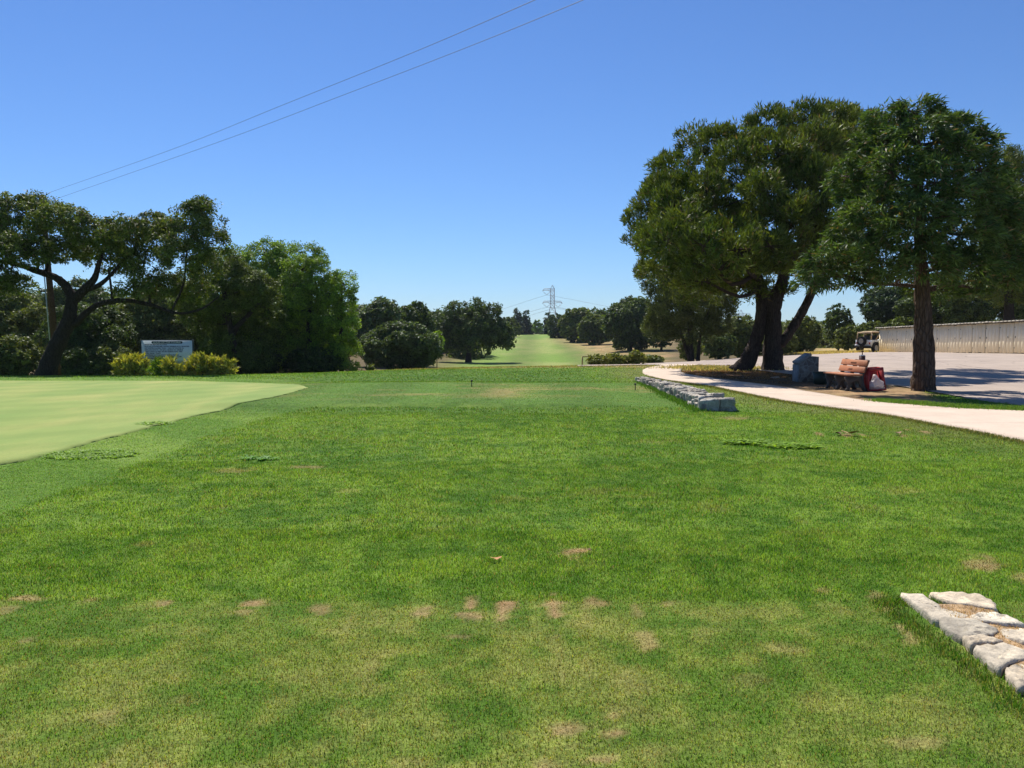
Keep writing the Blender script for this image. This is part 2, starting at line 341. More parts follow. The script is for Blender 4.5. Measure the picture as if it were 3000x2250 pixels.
    for x, y, a, b, sh, st in SP_W:
        k = np.abs(Y-y) < 4*b
        if not k.any(): continue
        xx = X[k]-x-sh*(Y[k]-y)*.6; e = np.sqrt((xx/(a*.92))**2+((Y[k]-y)/(b*1.15))**2)+1.9*(fbm(X[k]*11, Y[k]*11, 30, 3)-.5)+.8*(fbm(X[k]*3, Y[k]*3, 33, 2)-.5)
        tt = st*sstep(1.25, .6, e); br = lerp(A3(.30, .185, .105), A3(.40, .29, .15), n4[k]); c[k] = lerp(c[k], br, .92*tt)
    return np.clip(c, .01, 1)
# ------------------------------------------------------------------ ground sheet
def axis(neg, fine0, fine1, step, grow, pos):
    a = list(np.arange(fine0, fine1, step)); x = fine1; s = step
    while x < pos: a.append(x); s = s*(1+grow); x += s
    x = fine0; s = step; b = []
    while x > neg: s = s*(1+grow); x -= s; b.append(x)
    return np.array(b[::-1]+a)
xs = axis(-1500, -4.5, 4.5, .06, .022, 1500); ys = axis(-60, 2.6, 6.5, .05, .0125, 2600)
GX, GY = np.meshgrid(xs, ys); V = np.stack([GX.ravel(), GY.ravel(), gz(GX, GY).ravel()], 1)
nx = len(xs); I = (np.arange(len(ys)-1)[:, None]*nx+np.arange(nx-1)[None]).ravel()
FS = np.stack([I, I+1, I+nx+1, I+nx], 1)
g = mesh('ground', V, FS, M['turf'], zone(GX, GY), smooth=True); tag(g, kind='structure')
print('ground', len(V))
# ------------------------------------------------------------------ sheets
def strip(name, A, B, na, nb, mat, lift=.012, jit=0, colf=None):
    A = dens(A, na); B = dens(B, na); rng = np.random.default_rng(3)
    if jit:
        k = (fbm(A[:, 0]*3, A[:, 1]*3, 40, 3)-.5)*jit*2; A = A+np.stack([k, k*.5], 1); k = (fbm(B[:, 0]*3, B[:, 1]*3, 41, 3)-.5)*jit*2; B = B+np.stack([k, k*.5], 1)
    t = np.linspace(0, 1, nb)[None, :, None]; Q = A[:, None]*(1-t)+B[:, None]*t
    X = Q[..., 0]; Y = Q[..., 1]; Z = gz(X, Y)+lift+np.maximum(Y, 0)*.0004
    V = np.stack([X.ravel(), Y.ravel(), Z.ravel()], 1); I = (np.arange(na-1)[:, None]*nb+np.arange(nb-1)[None]).ravel()
    Fq = np.stack([I, I+1, I+nb+1, I+nb], 1)
    ring = list(range(nb))+[i*nb+nb-1 for i in range(1, na)]+[(na-1)*nb+j for j in range(nb-2, -1, -1)]+[i*nb for i in range(na-2, 0, -1)]
    S = V[ring].copy(); S[:, 2] -= lift+.06; b = len(V); V = np.vstack([V, S]); m = len(ring)
    Fs = np.array([(ring[i], ring[(i+1) % m], b+(i+1) % m, b+i) for i in range(m)])
    o = mesh(name, V, np.vstack([Fq, Fs]), mat, smooth=False)
    bm = bmesh.new(); bm.from_mesh(o.data); bmesh.ops.recalc_face_normals(bm, faces=bm.faces)
    bm.faces.ensure_lookup_table()
    if bm.faces[0].normal.z < 0: bmesh.ops.reverse_faces(bm, faces=bm.faces)
    bm.to_mesh(o.data); bm.free(); return tag(o, kind='structure')
def concrete_mat():
    t = NT('path_concrete'); n = t.noise(1.2, 6, .65); f = t.noise(45, 4, .7)
    c = t.ramp(n, [(.25, (.54, .43, .335)), (.75, (.68, .55, .435))]); c = t.mix(1, c, t.ramp(f, [(.3, (.86, .86, .86)), (.7, (1.08, 1.08, 1.08))]), 'MULTIPLY')
    s = t.noise(6, 3, .5); c = t.mix(t.ramp(s, [(.66, (0, 0, 0)), (.78, (.35, .35, .35))]), c, (.3, .24, .18))
    t.base(c); t.rough(.92, .15); t.bump(f, .35, .006); return t.m
def asphalt_mat():
    t = NT('lot_asphalt'); n = t.noise(.45, 7, .7); f = t.noise(38, 4, .75)
    c = t.ramp(n, [(.25, (.32, .262, .222)), (.75, (.49, .405, .34))]); c = t.mix(1, c, t.ramp(f, [(.3, (.8, .8, .8)), (.7, (1.15, 1.13, 1.1))]), 'MULTIPLY')
    w = t.new('ShaderNodeTexVoronoi', feature='DISTANCE_TO_EDGE'); w.inputs['Scale'].default_value = .22
    wv = t.new('ShaderNodeVectorMath', operation='ADD'); t.l.new(t.coord(), wv.inputs[0])
    nn = t.new('ShaderNodeTexNoise'); nn.inputs['Scale'].default_value = .8; t.l.new(t.coord(), nn.inputs['Vector']); t.l.new(nn.outputs['Color'], wv.inputs[1]); t.l.new(wv.outputs[0], w.inputs['Vector'])
    c = t.mix(t.ramp(w.outputs['Distance'], [(0, (.7, .7, .7)), (.008, (0, 0, 0))]), c, (.12, .10, .09))
    t.base(c); t.rough(.93, .15); t.bump(f, .4, .01); return t.m
def green_mat():
    t = NT('green_turf'); n = t.noise(.5, 5, .6, t.mapping((1, .35, 1), rot=(0, 0, .5))); f = t.noise(60, 3, .6)
    c = t.ramp(n, [(.3, (.155, .245, .052)), (.5, (.215, .28, .068)), (.7, (.31, .32, .095))])
    wv = t.new('ShaderNodeTexWave', wave_type='BANDS', bands_direction='X'); wv.inputs['Scale'].default_value = .22; wv.inputs['Distortion'].default_value = 2.2
    t.l.new(t.mapping((1, 1, 1), rot=(0, 0, .9)), wv.inputs['Vector'])
    c = t.mix(1, c, t.ramp(wv.outputs['Fac'], [(.3, (.95, .96, .93)), (.7, (1.03, 1.03, 1.02))]), 'MULTIPLY')
    c = t.mix(1, c, t.ramp(f, [(.3, (.84, .87, .82)), (.7, (1.12, 1.1, 1.12))]), 'MULTIPLY'); t.base(c); t.rough(.85, .15); t.bump(f, .25, .01); return t.m
M['concrete'] = concrete_mat(); M['asphalt'] = asphalt_mat(); M['green'] = green_mat()
strip('parking_lot', lot_near, lot_far, 400, 60, M['asphalt'], .02, .12)
strip('path', path_near, path_far, 500, 12, M['concrete'], .035, .05)
strip('putting_green', green_near, green_far, 260, 60, M['green'], .01, .07)
jA = dens(path_near, 500); jB = dens(path_far, 500)
jm = MB()
for k in range(40, 500, 34):
    a = jA[k]; b_ = jB[min(499, k+2)]; t_ = np.linspace(.01, .99, 9)[:, None]; q = a*(1-t_)+b_*t_; nn_ = np.array([-(b_-a)[1], (b_-a)[0]])/np.linalg.norm(b_-a)*.007
    for u, v in zip(q[:-1], q[1:]):
        c4 = [u-nn_, v-nn_, v+nn_, u+nn_]; jm.add([(x, y, zf(x, y)+.035+max(y, 0)*.0004+.003) for x, y in c4], [(0, 1, 2, 3)])
jo = jm.build('path_joints', simple('joint_dirt', (.22, .17, .13), .95), None, fixn=False); tag(jo, kind='structure')
# sand bunker at the far green
bk = MB(); th = np.linspace(0, 2*math.pi, 25)[:-1]; c0 = P(1497, 980, 285); 
V = [(c0[0]+6*math.cos(a)*(1+.15*math.sin(3*a)), 285+9*math.sin(a)) for a in th]
Vz = [(x, y, zf(x, y)+.25) for x, y in V]+[(c0[0], 285, zf(c0[0], 285)+.05)]
bo = mesh('sand', np.array(Vz), [(i, (i+1) % 24, 24) for i in range(24)], simple('bunker_sand', (.62, .48, .33), .95)); tag(bo, kind='structure')
# ------------------------------------------------------------------ grass blades
def sel_free(X, Y):
    m = (sdist(X, Y, GREEN) > .02) & (sdist(X, Y, PATHP) > .015) & (sdist(X, Y, LOTP) > .02) & (sdist(X, Y, DIRT)+.9*(fbm(X*2.2, Y*2.2, 2)-.5) > .1)
    m &= ~((X > 2.22) & (X < 2.72) & (Y < 4.68) & (Y > 0)); return m
def blades(X, Y, h, w, colr, rng, lean=.8, z=None):
    n = len(X); Z = gz(X, Y) if z is None else z; az = rng.uniform(0, 2*math.pi, n); ln = rng.uniform(.2, lean, n)
    tx = X+np.cos(az)*h*ln; ty = Y+np.sin(az)*h*ln; tz = Z+h*np.sqrt(np.clip(1-ln*ln*.6, .1, 1))
    pa = az+math.pi/2+rng.normal(0, .9, n); wx = np.cos(pa)*w/2; wy = np.sin(pa)*w/2
    mx = X+(tx-X)*.4; my = Y+(ty-Y)*.4; mz = Z+(tz-Z)*.62
    V = np.stack([np.stack([X-wx, Y-wy, Z-.004], 1), np.stack([X+wx, Y+wy, Z-.004], 1), np.stack([mx+wx*.8, my+wy*.8, mz], 1), np.stack([mx-wx*.8, my-wy*.8, mz], 1), np.stack([tx, ty, tz], 1)], 1).reshape(-1, 3)
    b = np.arange(n)*5; q = np.stack([b, b+1, b+2, b+3], 1); t = np.stack([b+3, b+2, b+4], 1)
    return V, q, t, np.repeat(colr, 5, 0)
def grass_obj(name, parts, label, cat='grass'):
    V = np.concatenate([p[0] for p in parts]); C = np.concatenate([p[3] for p in parts]); o = 0; q = []; t = []
    for p in parts: q.append(p[1]+o); t.append(p[2]+o); o += len(p[0])
    class _: pass
    Q = np.concatenate(q); T = np.concatenate(t)
    me = bpy.data.meshes.new(name); me.vertices.add(len(V)); me.vertices.foreach_set('co', V.astype(np.float32).ravel())
    me.loops.add(Q.size+T.size); me.polygons.add(len(Q)+len(T))
    me.loops.foreach_set('vertex_index', np.concatenate([Q.ravel(), T.ravel()]).astype(np.int32))
    me.polygons.foreach_set('loop_start', np.concatenate([np.arange(len(Q))*4, Q.size+np.arange(len(T))*3]).astype(np.int32))
    at = me.color_attributes.new('Col', 'FLOAT_COLOR', 'POINT'); c = np.ones((len(V), 4), np.float32); c[:, :3] = C; at.data.foreach_set('color', c.ravel())
    me.update(calc_edges=True); me.materials.append(M['grassblade']); ob = bpy.data.objects.new(name, me); col.objects.link(ob)
    return tag(ob, label, cat, kind='stuff')
def sow(y0, y1, dn, hh, ww, rng, xr=.72, pad=3.6, lean=.8):
    A = 0; X = []; Y = []
    yy = np.linspace(y0, y1, 12)
    for a, b in zip(yy[:-1], yy[1:]):
        hw = b*xr+pad; n = int(2*hw*(b-a)*dn); X.append(rng.uniform(-hw, hw, n)); Y.append(rng.uniform(a, b, n))
    X = np.concatenate(X); Y = np.concatenate(Y); m = sel_free(X, Y); X = X[m]; Y = Y[m]
    cl = zone(X, Y); brown = cl[:, 0] > cl[:, 1]*(.90+.12*rng.random(len(X))); keep = ~brown | (rng.random(len(X)) < .75); X = X[keep]; Y = Y[keep]; cl = cl[keep]; brown = brown[keep]
    ft = (Y > 17.1) & (Y < 25) & (X < 4.5) & (X > -8); nt = Y < 4.75; fr = sdist(X, Y, FRINGE) < 0
    n2 = fbm(X*2.2, Y*2.2, 2)
    h = hh*rng.uniform(.45, 1.4, len(X))*np.where(ft, .4, np.where(nt, .6, np.where(fr, .5, .8+.6*sstep(.35, .7, n2))))*np.where(brown, .45, 1)
    w = ww*rng.uniform(.7, 1.3, len(X)); v = rng.uniform(.45, 1.75, len(X))[:, None]
    cc = cl*v*1.25; hue = rng.normal(0, .08, len(X)); cc[:, 0] *= 1+hue*1.5; cc[:, 2] *= 1-hue
    sd = np.array([(.50, .36, .19), (.36, .24, .13), (.18, .11, .06), (.14, .17, .04)])[rng.integers(0, 4, len(X))]*rng.uniform(.7, 1.2, (len(X), 1)); cc[brown] = sd[brown]
    dead = rng.random(len(X)) < .06+.14*nt; cc[dead] = np.array((.36, .28, .14))*rng.uniform(.6, 1.2, (dead.sum(), 1))
    return blades(X, Y, h, w, np.clip(cc, .01, .8), rng, lean)
rng = np.random.default_rng(11)
GD = 1.0
parts = [sow(2.3, 4.2, 15000*GD, .020, .0032, rng), sow(4.2, 6.5, 11000*GD, .0175, .0038, rng), sow(6.5, 10, 4500*GD, .018, .0055, rng), sow(10, 16, 1700*GD, .020, .008, rng), sow(16, 26, 420*GD, .026, .013, rng), sow(26, 45, 130*GD, .03, .018, rng)]
grass_obj('lawn_grass', parts, 'short mown green grass blades covering the foreground lawn')
print('blades', sum(len(p[1]) for p in parts))
def tufts(name, pts, n, spread, h, w, pal, label, seed=1, cat='grass', lean=.8):
    r = np.random.default_rng(seed); k = r.integers(0, len(pts), n); pts = np.asarray(pts)
    X = pts[k, 0]+r.normal(0, spread, n); Y = pts[k, 1]+r.normal(0, spread, n)
    pal = np.array(pal); c = pal[r.integers(0, len(pal), n)]*r.uniform(.7, 1.3, (n, 1))
    return grass_obj(name, [blades(X, Y, h*r.uniform(.4, 1.2, n), w*r.uniform(.7, 1.3, n), c, r, lean)], label, cat)
tufts('edge_grass', dens(path_far[13:19], 300)+np.array((.12, .12)), 26000, .13, .12, .012, [(.10, .22, .03), (.15, .27, .05), (.2, .28, .07)], 'bright green uncut grass strip along the far side of the pink path', 5)
tufts('path_edge_grass', dens(path_near[6:20], 500)+np.array((-.07, -.04)), 16000, .07, .05, .008, [(.17, .17, .06), (.10, .15, .035), (.3, .24, .11)], 'worn grass fringe hanging along the near edge of the pink path', 6)
tufts('dry_grass', np.vstack([dens([(25.5, 68.2), (30.0, 70.6)], 60), dens([(24, 69.5), (27.5, 74)], 60), dens([(26, 71), (29, 74)], 60)]), 9000, .6, .26, .04, [(.55, .42, .19), (.62, .47, .22), (.4, .32, .14)], 'dry yellow grass along the far edge of the parking lot beside the off-road car', 7)
tufts('wedge_grass', dens(gpl([(2000,1082),(2050,1078),(2120,1080),(2190,1084)]), 60), 5000, .8, .13, .03, [(.45, .36, .17), (.25, .25, .09), (.5, .38, .2)], 'dry tan grass in the wedge between path and road left of the pine', 8)
tufts('crest_grass', dens([(-5, 39), (0, 40), (4, 40), (7, 39)], 100), 3500, 1.1, .07, .02, [(.42, .32, .15), (.16, .2, .06), (.34, .28, .12)], 'pale seeding grass on the crest at the far edge of the lawn', 9)
tufts('wall_grass', np.vstack([dens([(2.19, 4.7), (2.16, 2.2)], 60), dens([(2.2, 4.74), (2.75, 4.72)], 20)]), 3800, .05, .038, .0045, [(.07, .17, .02), (.11, .22, .03), (.2, .2, .06)], 'longer green grass growing against the near stone wall', 10)
tufts('wall_grass', dens([(3.75, 16.1), (4.0, 25.5)], 80), 3500, .1, .08, .014, [(.07, .17, .025), (.1, .19, .03)], 'longer green grass growing against the far stone wall', 12)
# crabgrass patches
def weed(px, py, wpx, dep, n, label, L=.12, pal=((.19, .33, .035), (.27, .42, .05), (.14, .26, .03)), seed=1):
    r = np.random.default_rng(seed); c = gp(px, py); hw = wpx/2*c[1]/F
    n = int(n*.62); k = max(4, int(n/6)); a = r.uniform(0, 2*math.pi, k); q = np.sqrt(r.random(k)); X0 = hw*q*np.cos(a); Y0 = dep*q*np.sin(a)
    i = r.integers(0, k, n); az = r.uniform(0, 2*math.pi, n); l = L*r.uniform(.5, 1.2, n)
    cx = c[0]+X0[i]+r.normal(0, .02, n); cy = c[1]+Y0[i]+r.normal(0, .02, n)
    cz = gz(cx, cy)+.014
    D = np.stack([np.cos(az), np.sin(az)], 1); N = np.stack([-D[:, 1], D[:, 0]], 1); w = (L*.13*r.uniform(.7, 1.3, n))[:, None]
    rise = r.uniform(.02, .38, n)
    def pt(t, s, zz): return np.column_stack([cx+D[:, 0]*l*t+N[:, 0]*w[:, 0]*s, cy+D[:, 1]*l*t+N[:, 1]*w[:, 0]*s, cz+zz])
    V = np.stack([pt(.0, -.5, -.02), pt(.0, .5, -.02), pt(.5, .8, l*rise*.6), pt(.5, -.8, l*rise*.6), pt(1, 0, l*rise*.55)], 1).reshape(-1, 3)
    V -= np.array((c[0], c[1], 0)); b = np.arange(n)*5; pal = np.array(pal); cl = np.repeat(pal[r.integers(0, len(pal), n)]*r.uniform(.75, 1.3, (n, 1)), 5, 0)
    o = grass_obj('weed_patch', [(V, np.stack([b, b+1, b+2, b+3], 1), np.stack([b+3, b+2, b+4], 1), cl)], label, 'weed')
    del o['kind']; o.location = (c[0], c[1], 0); o['group'] = 'weed clumps in the lawn'; return o
weed(265, 1334, 260, .42, 2600, 'large bright yellow-green weed patch beside the putting green edge', L=.075, seed=2)
weed(455, 1243, 100, .25, 260, 'small flat weed clump at the putting green edge, farther off than the large one', seed=3)
weed(762, 1346, 85, .14, 150, 'small dark green weed clump alone in the left middle of the lawn', pal=((.11, .26, .045), (.15, .31, .055)), seed=4)
weed(2190, 1300, 110, .13, 420, 'upright bright green crabgrass clump, left half of the pair on the right lawn', L=.19, seed=5)
weed(2315, 1310, 150, .16, 520, 'spreading bright green crabgrass clump, right half of the pair on the right lawn', L=.18, seed=6)
def debris(px, py, s, label, c, name='fallen_leaf', cat='leaf'):
    q = gp(px, py); b = MB(); r = np.random.default_rng(int(px)); V = []
    for i in range(5):
        for j in range(3): V.append(((i-2)/2*s, (j-1)*s*.45*(1-abs(i-2)*.35), .05*s*abs(j-1)*8*s+.25*s*abs(i-2)*.5+r.uniform(0, .1)*s))
    b.add(V, [(i*3+j, (i+1)*3+j, (i+1)*3+j+1, i*3+j+1) for i in range(4) for j in range(2)])
    o = b.build(name, simple('dead_leaf', c, .8), fixn=False); o.location = (q[0], q[1], zf(*q)+.026); o.rotation_euler = (.1, .1, r.uniform(0, 3)); tag(o, label, cat); return o
debris(1452, 1648, .045, 'curled orange brown leaf lying alone on the foreground lawn', (.5, .24, .1))
debris(1725, 1622, .03, 'dark brown dead leaf at the end of the pale straw patch', (.14, .07, .04))
debris(2455, 1276, .09, 'dark brown clod on the lawn, left one of the row near the path', (.13, .08, .05), 'turf_clod', 'clod')
debris(2490, 1277, .16, 'straw coloured dry turf clod, largest of the row near the path', (.4, .27, .13), 'turf_clod', 'clod')
debris(2628, 1275, .10, 'brown turf clod alone at the right of the row near the path', (.28, .19, .10), 'turf_clod', 'clod')
# ------------------------------------------------------------------ foliage
LS = 1.25
def unit(v): return v/(np.linalg.norm(v, axis=-1, keepdims=True)+1e-9)
PAL = {
'oak': ((.070, .105, .022), (.145, .185, .045)), 'oakdk': ((.045, .080, .022), (.100, .140, .038)), 'blue': ((.065, .105, .042), (.11, .155, .060)),
'light': ((.11, .20, .026), (.25, .36, .050)), 'lime': ((.24, .38, .03), (.34, .46, .05)), 'pine': ((.048, .085, .016), (.155, .19, .034)), 'cedar': ((.042, .086, .024), (.105, .16, .045)),
'conif': ((.032, .062, .032), (.060, .095, .044)), 'olive': ((.09, .12, .034), (.16, .19, .05)), 'yellow': ((.15, .20, .04), (.50, .45, .10)), 'dull': ((.085, .095, .05), (.12, .13, .065))}

def foliage(blobs, L, Wd, cover, cr, style, pal, rng, open_=.0, bottom=.75, dead=.0, flat=1.0):
    B = np.array([b[:6] for b in blobs], float); Vs = []; Cs = []; CL = []; p0, p1 = [np.array(c) for c in PAL[pal]] if isinstance(pal, str) else [np.array(c) for c in pal]
    L *= LS; Wd *= LS
    for k, b in enumerate(B):
        r = b[3:6]; A = 4*math.pi*((((r[0]*r[1])**1.6+(r[0]*r[2])**1.6+(r[1]*r[2])**1.6)/3)**(1/1.6))
        nl = 2.3*cover*A/(L*Wd*.5); per = max(10, min(90, 3.2*cr*cr/(L*Wd*.5)*.9)); nc = max(3, int(nl/per))
        d = unit(rng.normal(size=(nc, 3))); m = (d[:, 2] > -.25) | (rng.random(nc) < bottom); d = d[m]; nc = len(d)
        f = np.where(rng.random(nc) < .8, 1-np.abs(rng.normal(0, .13, nc)), rng.random(nc)**.5*.9)
        f = f*(1+.12*np.sin(d[:, 0]*5+k)*np.sin(d[:, 2]*6+2*k))
        C = b[:3]+d*r*f[:, None]
        q = np.full(nc, 9.)
        for j, o in enumerate(B):
            if j != k: q = np.minimum(q, np.linalg.norm((C-o[:3])/o[3:6], axis=1))
        keep = (q > .72) | (rng.random(nc) < .4)
        if open_: keep &= fbm(C[:, 0]*.9/cr*.35+C[:, 1]*.3, C[:, 2]*.9/cr*.35, k, 2) > open_
        C = C[keep]; d = d[keep]; nc = len(C)
        if nc == 0: continue
        CL.append((k, C)); n = int(nc*per); i = rng.integers(0, nc, n); cs = cr*rng.uniform(.6, 1.3, nc)
        out = unit(d*1.0+np.array((0, 0, .35)))
        e = unit(rng.normal(size=(n, 3))+out[i]*.6)
        tone = np.clip(rng.random(nc)*.7+rng.random()*.3, 0, 1); v = rng.uniform(.8, 1.2, nc)
        cl = (p0*(1-tone[i, None])+p1*tone[i, None])*v[i, None]*rng.uniform(.55, 1.5, (n, 1))
        if dead: dm = rng.random(n) < dead; cl[dm] = np.array((.2, .14, .07))*rng.uniform(.6, 1.3, (dm.sum(), 1))
        l = L*rng.uniform(.6, 1.3, n)[:, None]; w = Wd*rng.uniform(.7, 1.2, n)[:, None]
        if style == 'broad':
            p = C[i]+e*cs[i, None]*(rng.random((n, 1))**.5)*np.array((1, 1, .75*flat)); nn = unit(out[i]*.55+np.array((0, 0, .35))+rng.normal(0, .62, (n, 3)))
            ax = unit(np.cross(nn, rng.normal(size=(n, 3)))); sd = np.cross(nn, ax)
            q4 = np.stack([p-ax*l/2, p+sd*w/2, p+ax*l/2, p-sd*w/2], 1)
        else:
            if style == 'needle': dr = unit(out[i]*.75+np.array((0, 0, .45))+rng.normal(0, .55, (n, 3))); p = C[i]+e*cs[i, None]*(rng.random((n, 1))**.6)*.9
            else: dr = unit(d[i]*np.array((1, 1, .3))*.9+np.array((0, 0, -.22))+rng.normal(0, .45, (n, 3))); p = C[i]+e*cs[i, None]*(rng.random((n, 1))**.5)*np.array((1, 1, .6))
            sd = unit(np.cross(dr, rng.normal(size=(n, 3))))
            q4 = np.stack([p-sd*w*.25, p+dr*l*.35-sd*w*.5, p+dr*l, p+dr*l*.35+sd*w*.5], 1)
        Vs.append(q4.reshape(-1, 3)); Cs.append(np.repeat(cl, 4, 0))
    V = np.concatenate(Vs); return V, np.arange(len(V)).reshape(-1, 4), np.concatenate(Cs), CL
TOTAL = [0]
def spline(pts, rad, m=4):
    pts = np.asarray(pts, float); rad = np.asarray(rad, float); n = len(pts)
    if n < 3: t = np.linspace(0, 1, m+1); return pts[0]*(1-t[:, None])+pts[-1]*t[:, None], rad[0]*(1-t)+rad[-1]*t
    E = np.vstack([2*pts[0]-pts[1], pts, 2*pts[-1]-pts[-2]]); out = []; rr = []
    for i in range(n-1):
        for k in range(m):
            t = k/m; a, b, c, d = E[i:i+4]
            out.append(.5*((2*b)+(-a+c)*t+(2*a-5*b+4*c-d)*t*t+(-a+3*b-3*c+d)*t**3)); rr.append(rad[i]*(1-t)+rad[i+1]*t)
    out.append(pts[-1]); rr.append(rad[-1]); return np.array(out), np.array(rr)
def make_tree(name, label, base, blobs, skel, leaf, style, pal, bark, seed, cat='tree', cover=1.0, cr=.45, group=None, twigs=6, open_=0, bottom=.75, dead=0, limb=.05, flat=1.0, mat='leaf', asp=.5, crownname='crown', strands=0):
    """base: world xyz; blobs, skel in world coords. skel: list of (pts, radii)"""
    rng = np.random.default_rng(seed); base = np.array(base, float)
    root = empty(name, base, label, cat, group=group)
    V, Fq, C, CL = foliage(blobs, leaf, leaf*asp, cover, cr, style, pal, rng, open_, bottom, dead, flat)
    B = np.array([b[:6] for b in blobs], float); tb = MB(); SK = []
    for pts, rad in skel:
        p, r = spline(pts, rad, 5); SK.append((p, r))
        big = r[0] > .12
        tb.tube(p, r, 14 if big else 7, jit=.07 if big else .03, rng=rng)
    if skel:
        allp = np.concatenate([p for p, r in SK]); allr = np.concatenate([r for p, r in SK])
        for k, Cc in CL:
            c = B[k, :3]; i = np.argmin(np.linalg.norm(allp-c, axis=1)+(allp[:, 2] > c[2])*1.0); a = allp[i]; r0 = min(allr[i]*.7, limb)
            mid = (a+c)/2+rng.normal(0, .12, 3)*np.linalg.norm(c-a); mid[2] += .05*np.linalg.norm(c-a)
            p, r = spline([a, mid, c], [r0, r0*.8, r0*.5], 3); tb.tube(p, r, 5, cap=False)
            for t in rng.permutation(len(Cc))[:twigs]:
                e = Cc[t]; m = (c+e)/2+rng.normal(0, .1, 3)*np.linalg.norm(e-c); tb.tube([c, m, e], [r0*.42, r0*.28, r0*.12], 4, cap=False)
    if strands:
        # hanging leafy sprays under the crown
        sv = []; sc = []; pp0 = np.array(PAL[pal][0] if isinstance(pal, str) else pal[0])
        lowc = np.concatenate([c for k, c in CL]); lowc = lowc[rng.permutation(len(lowc))[:strands]]
        for c in lowc:
            ln = rng.uniform(.3, .9); m = 26; t = rng.random(m); p = c+np.stack([rng.normal(0, .06, m), rng.normal(0, .06, m), -t*ln], 1)
            nn = unit(rng.normal(size=(m, 3))); ax = unit(np.cross(nn, rng.normal(size=(m, 3)))); sd = np.cross(nn, ax); l = leaf*rng.uniform(.5, 1.1, (m, 1)); w = l*asp
            sv.append(np.stack([p-ax*l/2, p+sd*w/2, p+ax*l/2, p-sd*w/2], 1).reshape(-1, 3)); sc.append(np.repeat(pp0*rng.uniform(.7, 1.4, (m, 1)), 4, 0))
        V = np.concatenate([V]+sv); C = np.concatenate([C]+sc); Fq = np.arange(len(V)).reshape(-1, 4)
    TOTAL[0] += len(Fq)
    mesh(crownname, V-base, Fq, M[mat], C, parent=root)
    if tb.n:
        tb.v = [v-base for v in tb.v]; tb.build('trunk' if crownname == 'crown' else 'stem', M[bark], root, smooth=True, fixn=False)
    return root
def blobpx(L, d, dz=1.0):
    out = []
    for b in L:
        px, py, rx, ry = b[:4]; dd = b[4] if len(b) > 4 else 0; c = P(px, py, d+dd); s = (d+dd)/F
        out.append((*c, rx*s, (rx+ry)/2*s*dz, ry*s))
    return out
def skelpx(L, d):
    out = []
    for s in L: out.append(([P(q[0], q[1], d+(q[3] if len(q) > 3 else 0)) for q in s], [q[2]/2*d/F for q in s]))
    return out
def gb(px, d): a = (px-1500)/F; x = a*d; return (x, d, zf(x, d))
# --- left foreground oak
D = 35
b = gb(130, D)
make_tree('oak_tree', 'large gnarled oak with leaning dark forked trunk left of the sign', b,
 blobpx([(20,645,110,72),(100,625,85,52),(190,655,80,52,-1),(60,735,95,52,-1.5),(150,735,75,38),(275,700,80,52),(365,690,85,50,-1),(320,760,70,36,1),(450,680,75,50,.5),(540,665,65,60),(600,640,48,52),(625,715,38,45),(515,735,62,42,-1),(420,765,70,38),(470,835,80,32,.5),(-70,690,100,80),(-40,815,70,55,-1),(45,835,45,26),(390,840,45,22,-1),(560,840,60,40,1),(585,790,50,40),(-150,740,90,70)], D),
 skelpx([[(132,1112,60),(150,1050,46),(180,985,42),(203,935,38),(209,895,34),(213,868,32)],[(213,872,27),(190,835,24),(160,812,21),(110,795,17),(50,775,12),(-20,765,8),(-90,760,5)],[(211,885,28),(245,850,24),(275,818,18),(290,770,13),(310,700,9),(330,660,5)],[(245,852,16),(290,835,14),(330,800,10),(380,740,8),(440,690,5)],[(206,952,22),(225,945,20),(246,922,18),(290,892,16),(360,880,14),(440,893,11),(520,918,9),(590,905,6),(640,870,4)],[(330,885,8),(325,840,7),(318,790,5)],[(500,915,7),(535,840,6),(545,760,5),(550,690,3)],[(40,775,9),(20,700,7),(0,640,4)]], D),
 .10, 'broad', 'oak', 'bark_dark', 1, cover=1.0, cr=.36, twigs=9, open_=.16, limb=.07, bottom=.6, strands=240, dead=.03)
# --- second oak behind it
D = 45
make_tree('oak_tree', 'dark drooping oak just right of the sign, in front of the light green trees', gb(690, D),
 blobpx([(640,790,75,60),(700,850,90,60),(620,880,85,55),(750,850,62,50),(560,880,60,42),(680,930,85,45,1),(780,900,50,55,1),(590,940,60,40,1),(700,980,70,60,2),(760,990,55,50,2),(660,1020,70,50,.5),(740,1050,60,45,.5),(640,1070,50,35,.5)], D),
 skelpx([[(700,1120,20),(690,1040,18),(675,960,16),(660,880,18),(650,800,8)],[(680,970,14),(730,920,12),(770,870,6)],[(670,930,14),(610,900,10),(560,880,5)]], D), .10, 'broad', 'oak', 'bark_dark', 2, cover=.95, cr=.36, open_=.15, strands=80)
